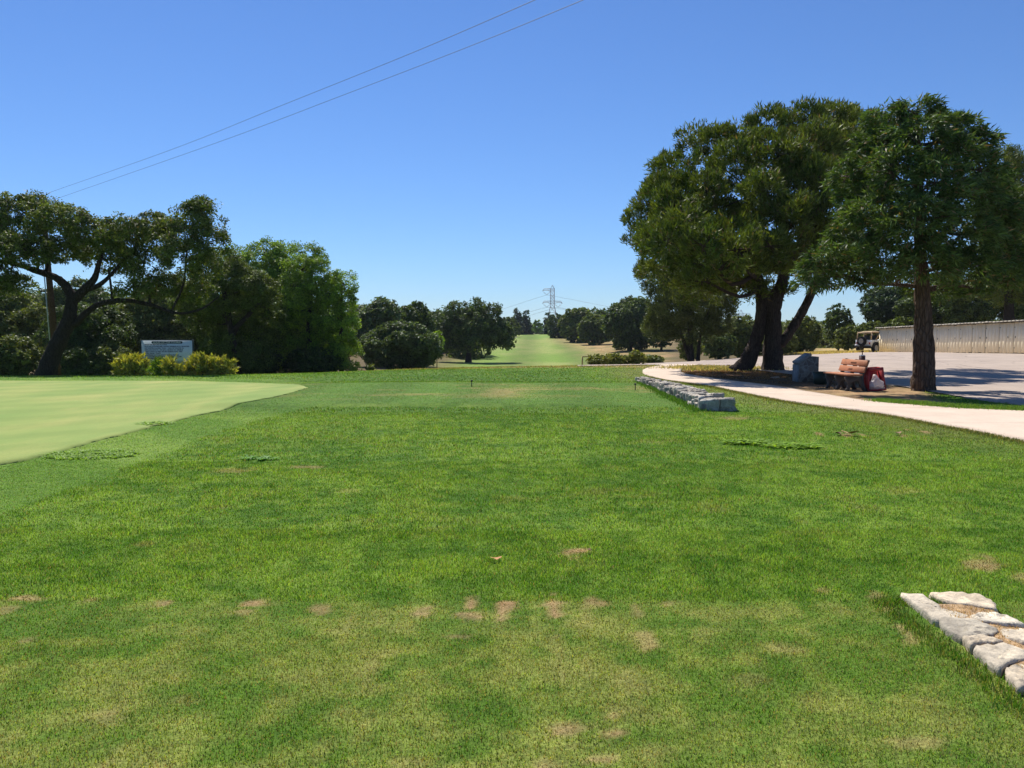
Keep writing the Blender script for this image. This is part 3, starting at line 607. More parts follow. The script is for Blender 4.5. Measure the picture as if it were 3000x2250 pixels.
# --- generic tree helper
def auto(name, label, px0, px1, top, bot, d, pal, seed, n=9, trunk=None, style='broad', bark='bark_dark', cover=1.0, group=None, lf=.0029, extra=None, cat='tree', open_=0, bottom=.75, tw=5, crn='crown', basepx=None, mat='leaf', asp=.55, rr=.42, dome=.6):
    r = np.random.default_rng(seed*7+3); cx = (px0+px1)/2; hw = (px1-px0)/2; hh = (bot-top)/2; cy = (top+bot)/2; L = []
    L.append((cx, cy+hh*.08, hw*.66, hh*.66, 0)); n = n+3
    for k in range(n):
        a = 2*math.pi*(k+r.uniform(-.25, .25))/n; rad = r.uniform(.5, .74); sx = math.cos(a); sy = math.sin(a)
        s = min(1.02-rad, r.uniform(rr*.7, rr*1.15)); wx = 1.0 if sy < 0 else .9
        L.append((cx+sx*hw*rad*wx, cy+sy*hh*rad, hw*s, hh*s, r.uniform(-.4, .4)*hw*d/F))
    for k in range(n//2): L.append((cx+r.uniform(-.55, .55)*hw, cy+r.uniform(-.5, .45)*hh, hw*r.uniform(.2, .4), hh*r.uniform(.18, .34), -hw*r.uniform(.4, .6)*d/F))
    if extra: L += extra
    bpx = basepx if basepx is not None else cx; base = gb(bpx, d); s = d/F
    tw_ = trunk if trunk else hw*.12
    top_p = P(cx, cy-hh*.3, d); sk = [([np.array(base)-np.array((0, 0, .3)), np.array(base)*.55+P(cx, cy+hh*.3, d)*.45, P(cx, cy+hh*.2, d), top_p], [tw_*.62*s, tw_*.45*s, tw_*.35*s, tw_*.12*s])]
    for sg in (-1, 1): sk.append(([P(cx, cy+hh*.45, d), P(cx+sg*hw*.3, cy+hh*.1, d), P(cx+sg*hw*.6, cy-hh*.1, d)], [tw_*.28*s, tw_*.2*s, tw_*.08*s]))
    return make_tree(name, label, base, blobpx(L, d), sk, lf*d, style, pal, bark, seed, cat=cat, cover=cover, cr=max(.16, min(hw, hh)*s*.13), group=group, twigs=tw, open_=open_, bottom=bottom, limb=tw_*.2*s, crownname=crn, mat=mat, asp=asp)
def conifer(label, px, top, bot, hw, d, seed, group=None, pal='conif', ex=1.0):
    r = np.random.default_rng(seed); base = gb(px, d); s = d/F; H = bot-top; B = []; n = 11
    for k in range(n):
        t = (k+.5)/n; w = hw*(.16+.84*t**.85)*r.uniform(.85, 1.1); y = top+H*t
        for q in range(1 if k < 3 else 3):
            a = r.uniform(0, 6.28); off = 0 if k < 3 else w*.42
            B.append((*P(px+off*math.cos(a), y, d+off*math.sin(a)*s), w*.62*s, w*.62*s, H/n*.7*s))
    return make_tree('conifer_tree', label, base, B, [([np.array(base)-(0, 0, .2), P(px, top+H*.5, d), P(px, top, d)], [hw*.14*s, hw*.09*s, hw*.02*s])], .0026*d, 'spray', pal, 'bark_dark', seed, cover=1.1, cr=hw*s*.2, group=group, twigs=2, mat='leaf', asp=.5)
GT = 'trees behind the left side of the course'; GR = 'trees beside the far fairway'; GB = 'trees behind the parking lot'
# left background
auto('bushy_tree', 'olive green bushy tree at the left photo edge, beneath the oak crown', -90,150,850,1100,56,'olive',11,group=GT,cover=.9)
auto('bushy_tree', 'dark round tree with slanting low stems seen between the oak trunk and the sign', 120,400,885,1085,50,'oakdk',12,group=GT,basepx=300,trunk=16,cover=.9,bottom=.5)
auto('bushy_tree', 'grey green tree directly behind the rules sign', 350,580,830,1095,58,'olive',13,group=GT)
auto('bushy_tree', 'tall dim tree rising behind the forked trunk of the gnarled oak', 110,360,820,1050,84,'oakdk',14,group=GT,cover=.9)
auto('bushy_tree', 'distant dark tree crown under the low right limb of the gnarled oak', 330,560,850,1050,92,'oakdk',15,group=GT,cover=.8)
auto('bushy_tree', 'distant tree mass at the left edge behind the olive bushy tree', -160,130,835,1060,90,'oakdk',16,group=GT,cover=.8)
auto('bushy_tree', 'dark tree filling the gap between sign and light green trees', 500,690,850,1100,60,'oakdk',17,group=GT,cover=.9)
auto('shrub', 'low dark shrub at the foot of the wooden pole', -90,140,985,1120,46,'olive',18,n=9,crn='foliage',cat='shrub',cover=.9)
auto('shrub', 'low dark shrub between the pole and the yellow bushes', 170,300,1020,1118,47,'oakdk',19,n=9,crn='foliage',cat='shrub',cover=.9)
auto('shrub', 'ragged dark shrub just left of the yellow bushes', 255,385,1000,1118,47.5,'olive',191,n=10,crn='foliage',cat='shrub',cover=.9,open_=.15)
# light green trees
D = 51
make_tree('broadleaf_tree', 'tall light green tree with the highest rounded top, right of the oaks', gb(800, D), blobpx([(690,775,55,50),(690,840,60,60),(775,745,50,42,-1),(840,750,48,42),(800,800,70,60,-1),(740,800,60,55,-1),(860,810,50,55),(790,880,90,80),(720,920,80,80),(850,920,80,90),(790,1000,95,90),(690,1010,70,80),(860,1030,70,70)], D), skelpx([[(800,1120,26),(795,1000,20),(790,880,14),(790,780,6)],[(795,960,12),(740,880,9),(700,800,4)],[(795,940,12),(840,850,8),(850,780,4)]], D), .115, 'broad', 'light', 'bark_dark', 21, cover=.85, cr=.42, open_=.18, twigs=6)
make_tree('broadleaf_tree', 'light green tree with two pointed tops, second of the light green group', gb(905, D-2), blobpx([(885,790,40,40,-1),(915,755,38,32),(925,815,50,50,-1),(865,840,45,45,-1),(900,880,65,60),(850,900,45,50,-1.5),(950,850,38,50),(900,960,75,80,1),(930,1030,70,75,1),(860,1050,60,60,1)], D-2), skelpx([[(905,1115,22),(905,1000,18),(910,880,12),(915,770,5)]], D-2), .11, 'broad', 'light', 'bark_dark', 22, cover=.85, cr=.40, open_=.18, twigs=6)
make_tree('broadleaf_tree', 'shorter light green tree at the right end of the light green group', gb(1000, D-3), blobpx([(965,860,35,42),(1005,830,34,36,-.5),(1010,885,38,42),(960,930,40,50),(1015,950,34,50,-.5),(985,1010,50,60,.5),(1020,1040,34,52),(955,1050,50,55,.5)], D-3), skelpx([[(1000,1110,16),(1000,1000,13),(1000,900,8),(1003,830,3)]], D-3), .11, 'broad', 'light', 'bark_dark', 23, cover=.85, cr=.38, open_=.16, twigs=5)
make_tree('sapling', 'small bright green sapling standing in the shade before the light green trees', gb(725, 47), blobpx([(735,965,32,28),(710,1000,42,28,-.3),(745,1005,34,30),(690,1020,30,22),(740,1045,40,30),(700,1050,30,26)], 47), skelpx([[(725,1115,6),(728,1040,5),(735,960,2)]], 47), .10, 'broad', 'light', 'bark_dark', 24, cover=.8, cr=.26, open_=.2)
auto('shrub', 'dark undergrowth bush at the foot of the light green trees', 620,830,1010,1116,48.5,'oakdk',25,n=9,crn='foliage',cat='shrub')
auto('shrub', 'dark low bush under the right light green tree', 820,1020,1020,1108,48,'oakdk',26,n=9,crn='foliage',cat='shrub',cover=.9)
# centre-left group
auto('broadleaf_tree', 'grey green feathery topped tree right of the light green group', 1030,1195,873,1080,86,'blue',31,group=GR)
auto('broadleaf_tree', 'dark round topped tree behind the big low oak', 1150,1275,878,1060,92,'oakdk',32,group=GR)
auto('oak_tree', 'broad bushy oak with foliage down to the ground, left of the lone fairway oak', 1045,1310,945,1086,64,'blue',33,n=13,lf=.0027,cover=1.1,bottom=.95,trunk=10,rr=.4)
auto('shrub', 'bright lime green bush at the right side of the broad low oak', 1258,1302,968,1035,78,'lime',34,n=6,crn='foliage',cat='shrub',cover=.9)
auto('shrub', 'small pale weed bush on the bare earth left of the broad low oak', 1072,1100,1068,1090,46,'olive',35,n=4,crn='foliage',cat='shrub')
# lone oak of the fairway
D = 108
make_tree('oak_tree', 'lone broad oak with short straight trunk standing on the fairway slope', gb(1372, D),
 blobpx([(1345,915,38,26),(1395,905,42,22),(1440,925,34,30),(1320,945,36,30),(1375,950,60,40,-1),(1430,960,50,36,-1),(1330,985,42,28),(1300,990,26,24),(1465,975,32,30),(1485,1000,26,22),(1400,995,50,30,-1.5),(1450,1005,34,20),(1345,1010,30,16),(1288,960,22,24)], D),
 skelpx([[(1372,1066,22),(1373,1040,15),(1376,1010,15),(1380,970,9),(1385,920,3)],[(1374,1022,10),(1350,1000,8),(1320,970,4)],[(1377,1015,10),(1410,985,7),(1450,970,3)]], D), .30, 'broad', 'oakdk', 'bark_dark', 36, cover=1.0, cr=.75, group=GR, bottom=.85, strands=60)
auto('broadleaf_tree', 'dark tree between the broad low oak and the lone fairway oak', 1262,1340,912,1012,150,'oakdk',37,group=GR,basepx=1310)
auto('broadleaf_tree', 'smaller dark tree half hidden behind the left side of the lone oak', 1225,1290,935,1020,160,'conif',38,group=GR)
auto('broadleaf_tree', 'low dark trees edge seen under the right side of the lone oak crown', 1330,1440,960,1022,170,'oakdk',39,group=GR)
conifer('thin spire topped conifer poking above the lone oak crown', 1403,868,990,20,190,40,GR)
conifer('shorter dark spire right of the thin one above the lone oak crown', 1419,884,990,16,192,41,GR)
conifer('tiny pointed conifer top left of the lone oak', 1281,908,1000,16,175,42,GR)
conifer('tiny pointed conifer top nearest the broad low oak', 1262,918,1000,13,178,43,GR)
auto('broadleaf_tree', 'rounded dull green tree left of the dark spires at the end of the fairway', 1440,1520,928,985,235,'oak',44,group=GR)
auto('broadleaf_tree', 'bare twiggy brownish tree at the right shoulder of the lone oak', 1425,1480,935,1000,200,'dull',45,group=GR)
auto('broadleaf_tree', 'small rounded tree just left of the far sand bunker', 1475,1530,950,988,250,'olive',46,group=GR)
conifer('tall dark spire, left one of the three at the end of the fairway', 1516,901,984,23,285,47,GR)
conifer('dark spire in the middle of the three at the end of the fairway', 1542,908,984,20,288,48,GR)
conifer('dark spire right of the far green, beside the lattice pylon', 1606,916,982,20,290,49,GR)
auto('broadleaf_tree', 'fresh green round tree between the dark spires behind the far green', 1550,1592,936,985,300,'light',50,group=GR,cover=1.1)
auto('shrub', 'low grey green bush at the foot of the middle dark spire', 1522,1556,962,986,292,'olive',51,n=6,crn='foliage',cat='shrub')
auto('shrub', 'low bush filling the base between the middle and right dark spires', 1585,1630,970,985,310,'olive',511,n=6,crn='foliage',cat='shrub')
# fairway right side
auto('oak_tree', 'small dark oak leaning out at the far right end of the fairway', 1600,1672,918,1002,225,'oakdk',52,group=GR,basepx=1640,trunk=7)
auto('oak_tree', 'round oak with short trunk and long shadow right of the far fairway', 1636,1752,902,1006,185,'oak',53,n=12,group=GR,basepx=1674,trunk=13)
auto('oak_tree', 'grey green oak between the round oak and the tall dark oak', 1685,1800,922,1014,168,'oak',54,n=12,group=GR,basepx=1735,trunk=12)
auto('oak_tree', 'dark background oak filling behind the grey green oak', 1725,1815,906,1012,200,'oakdk',55,group=GR)
auto('oak_tree', 'tall very dark oak with straight trunk behind the rail fence', 1765,1945,872,1026,132,'oakdk',56,n=15,group=GR,basepx=1843,trunk=13,cover=1.1)
auto('shrub', 'dark shrub on the dry bank beside the trunk of the tall very dark oak', 1795,1830,1000,1030,138,'oakdk',57,n=5,crn='foliage',cat='shrub')
auto('oak_tree', 'dim oak on the dry slope under the three stemmed tree', 1880,1995,915,1018,125,'oakdk',58,group=GR)
# three stemmed tree left of the pine
D = 58
make_tree('pine_tree', 'airy three stemmed pine partly behind the left side of the big pine', gb(2022, D),
 blobpx([(1900,800,36,32),(1880,815,24,18),(1940,850,50,45),(2000,820,70,60),(2060,880,75,60),(1960,930,60,50),(2030,960,75,40),(2100,930,50,50),(1925,960,40,32),(2105,860,45,40),(2000,890,70,50,-2),(2125,885,30,18)], D),
 skelpx([[(2024,1062,22),(2022,1010,17),(2022,950,14),(2015,850,6)],[(2018,1045,12),(2003,1000,10),(1990,960,7),(1965,900,4)],[(2045,1062,12),(2048,1010,9),(2058,960,7),(2080,900,3)]], D), .17, 'needle', ((.05, .075, .024), (.10, .12, .035)), 'bark_dark', 61, cover=1.0, cr=.42, group=GR, open_=.2, mat='needle', asp=.28)
for a in [('bushy grey green shrub below the three stemmed pine',1985,2060,985,1060,66,'olive',62),('dull green bush between the three stemmed pine and the leaning trunk',2050,2160,970,1056,70,'blue',63),('taller dark tree showing left of the leaning pine trunk',2120,2230,925,1052,78,'olive',64),('dark green tree just behind the big pine trunks',2180,2290,935,1040,84,'oakdk',65)]:
    auto('bushy_tree', *a, group=GB, n=8, crn='crown')
auto('bushy_tree', 'bushy tree showing right of the big pine trunks', 2290,2410,925,1036,80,'olive',66,group=GB)
auto('bushy_tree', 'low bush at the far lot edge right of the pine', 2230,2340,965,1043,70,'olive',67,group=GB,n=7)
auto('bushy_tree', 'open branched dark tree standing alone against the sky between pine and cedar', 2412,2500,888,1020,92,'oakdk',68,group=GB,open_=.25,cover=.8)
auto('bushy_tree', 'grey green bush left of the off-road car, behind the dry grass', 2440,2530,955,1030,80,'olive',69,group=GB)
auto('bushy_tree', 'bush directly behind the soft top of the off-road car', 2500,2620,940,1018,86,'olive',70,group=GB)
auto('oak_tree', 'dark oak behind the left end of the shed row', 2520,2690,835,975,92,'conif',71,group=GB,n=10,basepx=2600)
auto('oak_tree', 'dark oak behind the sheds seen left of the cedar trunk', 2620,2800,850,970,88,'oakdk',72,group=GB,n=10)
auto('oak_tree', 'dark oak behind the sheds seen right of the cedar trunk', 2740,2930,830,965,84,'oakdk',73,group=GB,n=10)
auto('oak_tree', 'dark oak behind the sheds at the right photo edge', 2880,3100,800,955,86,'oakdk',74,group=GB,n=10)
auto('bushy_tree', 'distant hazy tree low on the horizon right of the leaning trunk', 2330,2470,940,1010,140,'blue',75,group=GB,n=8)
auto('bushy_tree', 'low bush along the shed roof right of the left shed end', 2590,2700,930,990,80,'oak',76,group=GB,n=8)
# --- tall pine beyond the sheds at right edge
D = 62
make_tree('pine_tree', 'tall pine at the right photo edge rising behind the sheds', gb(2958, D),
 blobpx([(2945,480,42,40),(2985,540,58,55),(2925,560,45,45),(2960,620,65,55),(3020,620,60,60),(2930,690,65,60),(2910,640,45,45),(3000,720,70,60),(2960,780,70,50),(3040,800,80,60),(2960,850,60,45),(2900,830,45,40),(3060,700,60,60)], D),
 skelpx([[(2958,1030,34),(2957,940,28),(2955,860,25),(2952,700,14),(2948,480,4)],[(2956,830,10),(3010,790,8),(3060,760,4)],[(2955,760,9),(2920,730,6)]], D), .17, 'needle', 'pine', 'bark_dark', 81, cover=1.15, cr=.5, open_=.25, mat='needle', asp=.26, dead=.03)
# --- big pine
D = 33
make_tree('pine_tree', 'big round crowned pine with forked dark trunks in the needle covered dirt', gb(2262, D),
 blobpx([(1885,650,48,42),(1870,700,32,28),(1925,600,60,52),(1935,690,62,60,-1),(1975,500,62,50),(1955,780,72,60,1),(2045,420,62,42),(1990,590,70,70,-1.5),(2035,530,75,70,-2),(2110,430,60,45),(2180,400,62,45),(2075,640,80,80,-2.5),(2150,540,85,85,-2.5),(2110,760,85,70,-1),(2030,830,70,50,.5),
 (2260,370,68,42),(2350,355,65,38),(2440,350,65,35,2.5),(2520,365,62,42,3.5),(2400,420,90,70,4),(2520,500,90,90,5),(2250,470,90,75,-2),(2370,450,90,75,-1.5),(2470,450,80,75,-.5),(2220,650,90,75,-3),(2330,560,85,80,-3),(2350,680,80,70,-2.5),(2440,580,90,90,-1.5),(2180,830,70,45,0),(2250,780,75,60,.5),(2440,720,80,60,.5),(2540,480,70,90,1.5),(2560,620,80,90,1.5),(2390,790,55,40,1),(2110,850,60,38,1),(2520,760,70,50,2),(2280,850,40,22,0),(2070,560,52,42,-4),(2150,470,52,40,-3),(2230,560,60,48,-5),(2320,620,62,50,-5),(2140,680,60,46,-5),(2400,520,56,46,-4),(2400,640,60,60,-4.2),(2460,690,52,46,-3.5),(2040,690,55,42,-3.5),(2000,770,45,36,-2.5),(2240,700,60,46,-5),(2300,450,55,40,-3.5),(1960,660,42,36,-2.5),(2330,720,60,44,-4.5),(1975,600,50,40,-4),(2000,690,55,42,-5),(1935,560,44,36,-2.5),(2080,760,60,40,-5),(2170,780,60,38,-5),(2060,820,50,30,-3.5),(2250,790,50,34,-4.5),(1925,730,44,36,-2.5),(1960,705,50,40,-6.3),(2060,722,55,42,-7),(2160,732,55,42,-7),(2255,720,50,40,-6.3),(1905,690,35,30,-5.3),(2010,650,50,40,-6),(2110,790,50,34,-6.5)], D),
 skelpx([[(2262,1098,78),(2262,1070,60),(2263,1000,50),(2265,930,46),(2266,885,42),(2270,850,26)],[(2260,915,34),(2238,855,29),(2212,790,26),(2200,720,20),(2190,640,13),(2180,540,7)],[(2268,905,38),(2288,835,34),(2310,770,28),(2350,700,20),(2400,620,12),(2430,540,6)],[(2320,760,22),(2380,720,18),(2440,690,12),(2500,640,6)],
 [(2160,1096,58),(2188,1060,48),(2210,1010,40),(2226,955,34),(2230,900,30),(2226,850,24),(2222,800,17),(2215,740,10)],[(2285,1010,30),(2305,985,28),(2335,940,26),(2372,870,24),(2400,800,18),(2440,740,10)],[(2212,790,12),(2150,745,10),(2080,720,8),(1990,700,5)],[(2205,760,10),(2140,690,8),(2060,640,5)]], D),
 .17, 'needle', 'pine', 'bark_pine', 82, cover=1.0, cr=.36, open_=.24, mat='needle', asp=.24, limb=.09, twigs=10, bottom=.55, dead=.035)
# --- cedar
D = 22
make_tree('cedar_tree', 'shaggy cedar with straight thick trunk beside the bench', gb(2705, D),
 blobpx([(2690,325,56,34),(2640,345,50,36),(2735,360,45,38),(2790,380,48,42,.3),(2600,410,55,52),(2690,410,80,60,-.8),(2790,450,70,60,-.4),(2850,440,45,60,.4),(2870,500,50,50),(2560,500,60,60,.4),(2620,510,80,75,-1),(2740,540,90,80,-1.5),(2840,570,75,70,-.8),(2520,590,62,60,.4),(2570,640,90,75,-1),(2690,660,100,80,-1.8),(2810,690,95,75,-1.4),(2900,640,65,70),(2500,700,75,55,.3),(2450,760,75,45,-.3),(2590,760,85,55,-1.2),(2720,770,90,50,-1.6),(2830,780,90,55,-1.2),(2920,740,75,60,-.2),(2410,800,62,38),(2370,830,35,24),(2500,815,60,30,.3),(2620,815,60,30,1),(2790,825,60,30,1),(2900,820,70,40),(2970,700,60,80,.5),(2960,800,50,40,.5),(2820,375,48,38,.5),(2870,430,42,46,.5),(2905,520,42,42,.6),(2945,610,50,55,.6),(2600,350,55,40,.5),(2550,430,50,45,.6),(2480,520,50,45,.5),(2990,800,60,50,.5),(2740,850,70,22,.6)], D),
 skelpx([[(2705,1170,80),(2705,1150,68),(2706,1080,60),(2706,980,52),(2703,860,44),(2695,740,34),(2692,620,27),(2690,480,19),(2688,360,9),(2688,315,4)],[(2704,850,15),(2760,838,13),(2800,835,11),(2855,845,7)],[(2760,838,12),(2765,790,10),(2775,740,7)],[(2702,840,14),(2640,835,11),(2560,830,8),(2470,815,5)],[(2700,800,12),(2800,770,9),(2900,750,5)]], D),
 .15, 'spray', 'cedar', 'bark_cedar', 83, cover=.95, cr=.24, open_=.15, mat='leaf', asp=.22, limb=.05, twigs=9, bottom=.6, dead=.05)
# --- shrubs by the sign (yellow), fence
SG = 'yellow green bushes around the rules sign'
for i, (lab, x0, x1, t, bt, d, pl) in enumerate([('yellow bush at the left end of the row by the sign',330,400,1048,1108,38.5,'yellow'),('tall yellow green bush touching the left edge of the sign',366,432,1040,1106,38.0,'yellow'),('dark green bush standing in front of the lower left of the sign',445,482,1052,1106,37.5,'light'),('narrow upright yellow bush in front of the middle of the sign',478,520,1046,1106,37.2,'yellow'),('small bright bush under the sign board right of the upright one',505,562,1070,1108,37.2,'yellow'),('large yellow bush at the lower right corner of the sign',545,640,1043,1108,37.6,'yellow'),('yellow bush at the right end of the row by the sign',610,692,1050,1108,37.8,'yellow'),('low green bush in the shade under the left half of the sign board',415,470,1078,1110,38.8,'light')]):
    pal = PAL[pl]; 
    auto('shrub', lab, x0, x1, t, bt+8, d, pl, 100+i, n=8, crn='foliage', cat='shrub', cover=.8, lf=.0046, style='needle', asp=.34, group=SG, open_=.25, rr=.5)
GF = 'shrubs growing through the rail fence'
for i, (lab, x0, x1, t, bt, d) in enumerate([('low green shrub at the left end of the rail fence',1718,1775,1040,1075,43.6),('long low shrub in the middle of the rail fence',1760,1850,1038,1074,43.5),('higher shrub at the right end of the rail fence',1838,1892,1028,1072,43.6)]):
    auto('shrub', lab, x0, x1, t, bt, d, ((.14, .17, .035), (.24, .25, .06)), 120+i, n=8, crn='foliage', cat='shrub', cover=.9, lf=.0028, group=GF)
auto('shrub', 'dim bush at the lower right corner of the rail fence', 1880,1945,1042,1068,46, 'olive', 125, n=6, crn='foliage', cat='shrub')
def wood(px0, px1, top0, top1, d, n, pal, seed, label):
    r = np.random.default_rng(seed); L = []
    for k in range(n):
        px = px0+(px1-px0)*(k+r.uniform(-.4, .4))/n; t = top0+(top1-top0)*(k/n)+r.uniform(-10, 14); h = 1045-t; dd = d*r.uniform(.92, 1.1); L.append((*P(px, t+h*.35, dd), (px1-px0)/n*1.5*dd/F, 6, h*.4*dd/F)); L.append((*P(px+r.uniform(-20, 20), t+h*.75, dd-5), (px1-px0)/n*1.5*dd/F, 6, h*.4*dd/F))
    V, Fq, C, CL = foliage(L, .0034*d, .0019*d, .55, .0085*d, 'broad', pal, r, 0, .8); TOTAL[0] += len(Fq)
    o = mesh('wood', V, Fq, M['leaf'], C); tag(o, label, 'wood', kind='stuff')
wood(-900, 620, 850, 870, 115, 34, 'oakdk', 201, 'dark continuous belt of woodland behind the trees at the left')
wood(600, 1420, 885, 925, 135, 24, 'oakdk', 202, 'dark woodland belt behind the light green trees and the broad low oak')
wood(1720, 2230, 912, 945, 230, 15, 'oakdk', 203, 'dark woodland belt behind the oaks at the right of the fairway')
wood(2150, 3900, 958, 955, 130, 40, 'olive', 204, 'low woodland belt behind the parking lot and sheds')
D = 37
make_tree('pine_tree', 'spreading pine mostly outside the right photo edge shading the lot', gb(3190, D), blobpx([(3190,480,130,70),(3080,600,90,80),(3270,580,120,90),(3110,700,110,70),(3300,720,140,80),(3190,620,120,90),(3040,780,60,50)], D), skelpx([[(3190,1120,60),(3185,950,46),(3180,780,34),(3185,600,16)]], D), .18, 'needle', 'pine', 'bark_pine', 84, cover=.7, cr=.45, open_=.2, mat='needle', asp=.26, bottom=.55)
print('leaves', TOTAL[0])
# ------------------------------------------------------------------ stone walls
def stone_mat():
    t = NT('wall_stone'); n = t.noise(5, 7, .7); f = t.noise(34, 5, .7); r = t.new('ShaderNodeObjectInfo')
    c = t.ramp(n, [(.3, (.26, .235, .20)), (.5, (.50, .46, .395)), (.66, (.76, .69, .57))]); a = t.attr()
    c = t.mix(1, c, a, 'MULTIPLY'); c = t.mix(1, c, t.ramp(f, [(.3, (.75, .75, .76)), (.7, (1.12, 1.1, 1.08))]), 'MULTIPLY')
    s = t.noise(9, 5, .75); c = t.mix(t.ramp(s, [(.55, (0, 0, 0)), (.68, (.85, .85, .85))]), c, (.10, .09, .08))
    t.base(c); t.rough(.9, .2); t.bump(f, .6, .015); return t.m
M['stone'] = stone_mat()
def stone(poly, z0, h, r, rough=.03):
    """irregular block from a plan outline: rings of jittered points, so the rim is worn and the top uneven"""
    poly = np.array(poly, float); Q = dens(np.vstack([poly, poly[:1]]), 27)[:-1]; n = len(Q); c = Q.mean(0); V = []
    j = r.normal(0, .035, n); tz = r.normal(0, .03, 2)
    for sc, zz, jj in ((.90, 0, 2), (.96, .35, 2), (1.0, .72, 1.6), (.985, .93, 1.2), (.90, 1.0, .9), (.6, 1.03, .6), (.3, 1.0, .6)):
        q = c+(Q-c)*(sc+(r.normal(0, rough, n)*jj*.5+j*.5)[:, None]); d = Q-c
        k = zz*h+(d@tz)*sc*zz*1.5+r.normal(0, .035, n)*h*zz; V.append(np.column_stack([q, z0+k]))
    V.append([[*c, z0+h*1.02]]); m = 7; Fs = [(a*n+i, a*n+(i+1) % n, (a+1)*n+(i+1) % n, (a+1)*n+i) for a in range(m-1) for i in range(n)]+[((m-1)*n+i, (m-1)*n+(i+1) % n, m*n) for i in range(n)]
    return np.concatenate(V), Fs
def build_stones(name, polys, r, par, hh, tone=1.0):
    b = MB(); C = []
    for poly, h in polys:
        if hh > .2:
            c = np.mean(poly, 0); z = zf(*c)-.05; lay = r.integers(1, 4)
            for q in range(lay):
                pj = [tuple(c+(np.array(p)-c)*r.uniform(.84, 1.06)+r.normal(0, .026, 2)) for p in poly]; hl = (h+.05)/lay
                V, Fs = stone(pj, z+q*hl-.01, hl+.012, r, .085); b.add(V-np.array([*par.location]), Fs); k = r.uniform(.6, 1.2)*tone; t = r.uniform(-.04, .04); C.append(np.tile((k*(1+t), k, k*(1-t)), (len(V), 1)))
            continue
        c = np.mean(poly, 0); V, Fs = stone(poly, zf(*c)-.06, h+.06, r, .022); b.add(V-np.array([*par.location]), Fs); k = r.uniform(.8, 1.15)*tone; t = r.uniform(-.04, .04)
        C.append(np.tile((k*(1.04+t), k*.985, k*(.88-t)), (len(V), 1)))
    return mesh(name, np.concatenate(b.v), b.f, M['stone'], np.concatenate(C), parent=par)
def planez(px, py, z): a, t = ray(px, py); d = (z-EYE)/t; return (a*d, d)
r = np.random.default_rng(5); zp = lambda L: [planez(2500+x/3.318, 1650+y/3.318, .045) for x, y in L]
nearp = [zp([(500,300),(670,288),(750,350),(850,392),(845,440),(1090,482),(1080,502),(850,540),(780,520),(700,450),(620,390)]), zp([(800,290),(1000,283),(1200,295),(1350,370),(1362,432),(1290,422),(1000,370),(880,340)]),
 zp([(1160,510),(1280,450),(1480,490),(1600,550),(1640,600),(1500,592),(1280,560)]), zp([(860,545),(960,520),(1200,560),(1380,640),(1280,700),(1080,712),(900,610)]), zp([(1090,722),(1290,700),(1440,742),(1400,765),(1250,775),(1160,800)]),
 zp([(1430,640),(1560,612),(1700,630),(1850,720),(1800,780),(1659,772),(1500,712)]), zp([(1210,812),(1450,775),(1620,830),(1720,900),(1490,965),(1430,1010),(1330,940),(1230,860)]), zp([(1490,1010),(1600,962),(1800,970),(1850,1090),(1620,1180),(1520,1080)]), zp([(1700,800),(1850,790),(1990,880),(1950,960),(1780,920)])]
ys_ = 3.25
while ys_ > .4:
    l = r.uniform(.28, .4); mdx = r.uniform(2.34, 2.45)
    for a, b2 in ((2.20, mdx+.05), (mdx+.05, 2.74)):
        nearp.append([(a+.015+r.uniform(-.02, .02), ys_), (a+.02, ys_-l*.55), (a+.04, ys_-l+.02), ((a+b2)/2, ys_-l+r.uniform(0, .03)), (b2-.03, ys_-l+.03), (b2-.01, ys_-l*.4), (b2-.04, ys_-.02), ((a+b2)/2, ys_+r.uniform(-.03, .02))])
    ys_ -= l
nw = empty('stone_wall', (2.4, 4.5, zf(2.4, 4.5)), 'low flagstone wall with straw litter in its joints at the lower right photo corner', 'wall')
build_stones('stones', [([tuple(np.mean(p, 0)+(np.array(q)-np.mean(p, 0))*1.15) for q in p], .043+r.uniform(-.005, .006)) for p in nearp], r, nw, .06)
mo = MB(); L_ = [(2.36, 4.62), (2.70, 4.6), (2.72, 2.5), (2.72, .5), (2.30, .5), (2.32, 2.5), (2.33, 3.6)]
mo.prism(L_, 'z', zf(2.4, 3)-.05, zf(2.4, 3)+.036); mo.v = [v-np.array([*nw.location]) for v in mo.v]
mo.build('mortar', simple('litter_base', (.36, .24, .13), .95, var=.5, scale=30, bump=.6, bd=.02), nw)
n = 9000; X = r.uniform(2.35, 2.70, n); Y = r.uniform(.6, 4.58, n)
cl = np.array([(.55, .36, .19), (.42, .25, .13), (.65, .46, .26)])[r.integers(0, 3, n)]*r.uniform(.6, 1.2, (n, 1))
pl_ = blades(X, Y, np.full(n, .014)*r.uniform(.5, 1.5, n), np.full(n, .0035), cl, r, 1.2, z=np.full(n, zf(2.4, 3)+.034))
lt = grass_obj('litter', [(pl_[0]-np.array([*nw.location]),)+pl_[1:]], None, None); lt.parent = nw
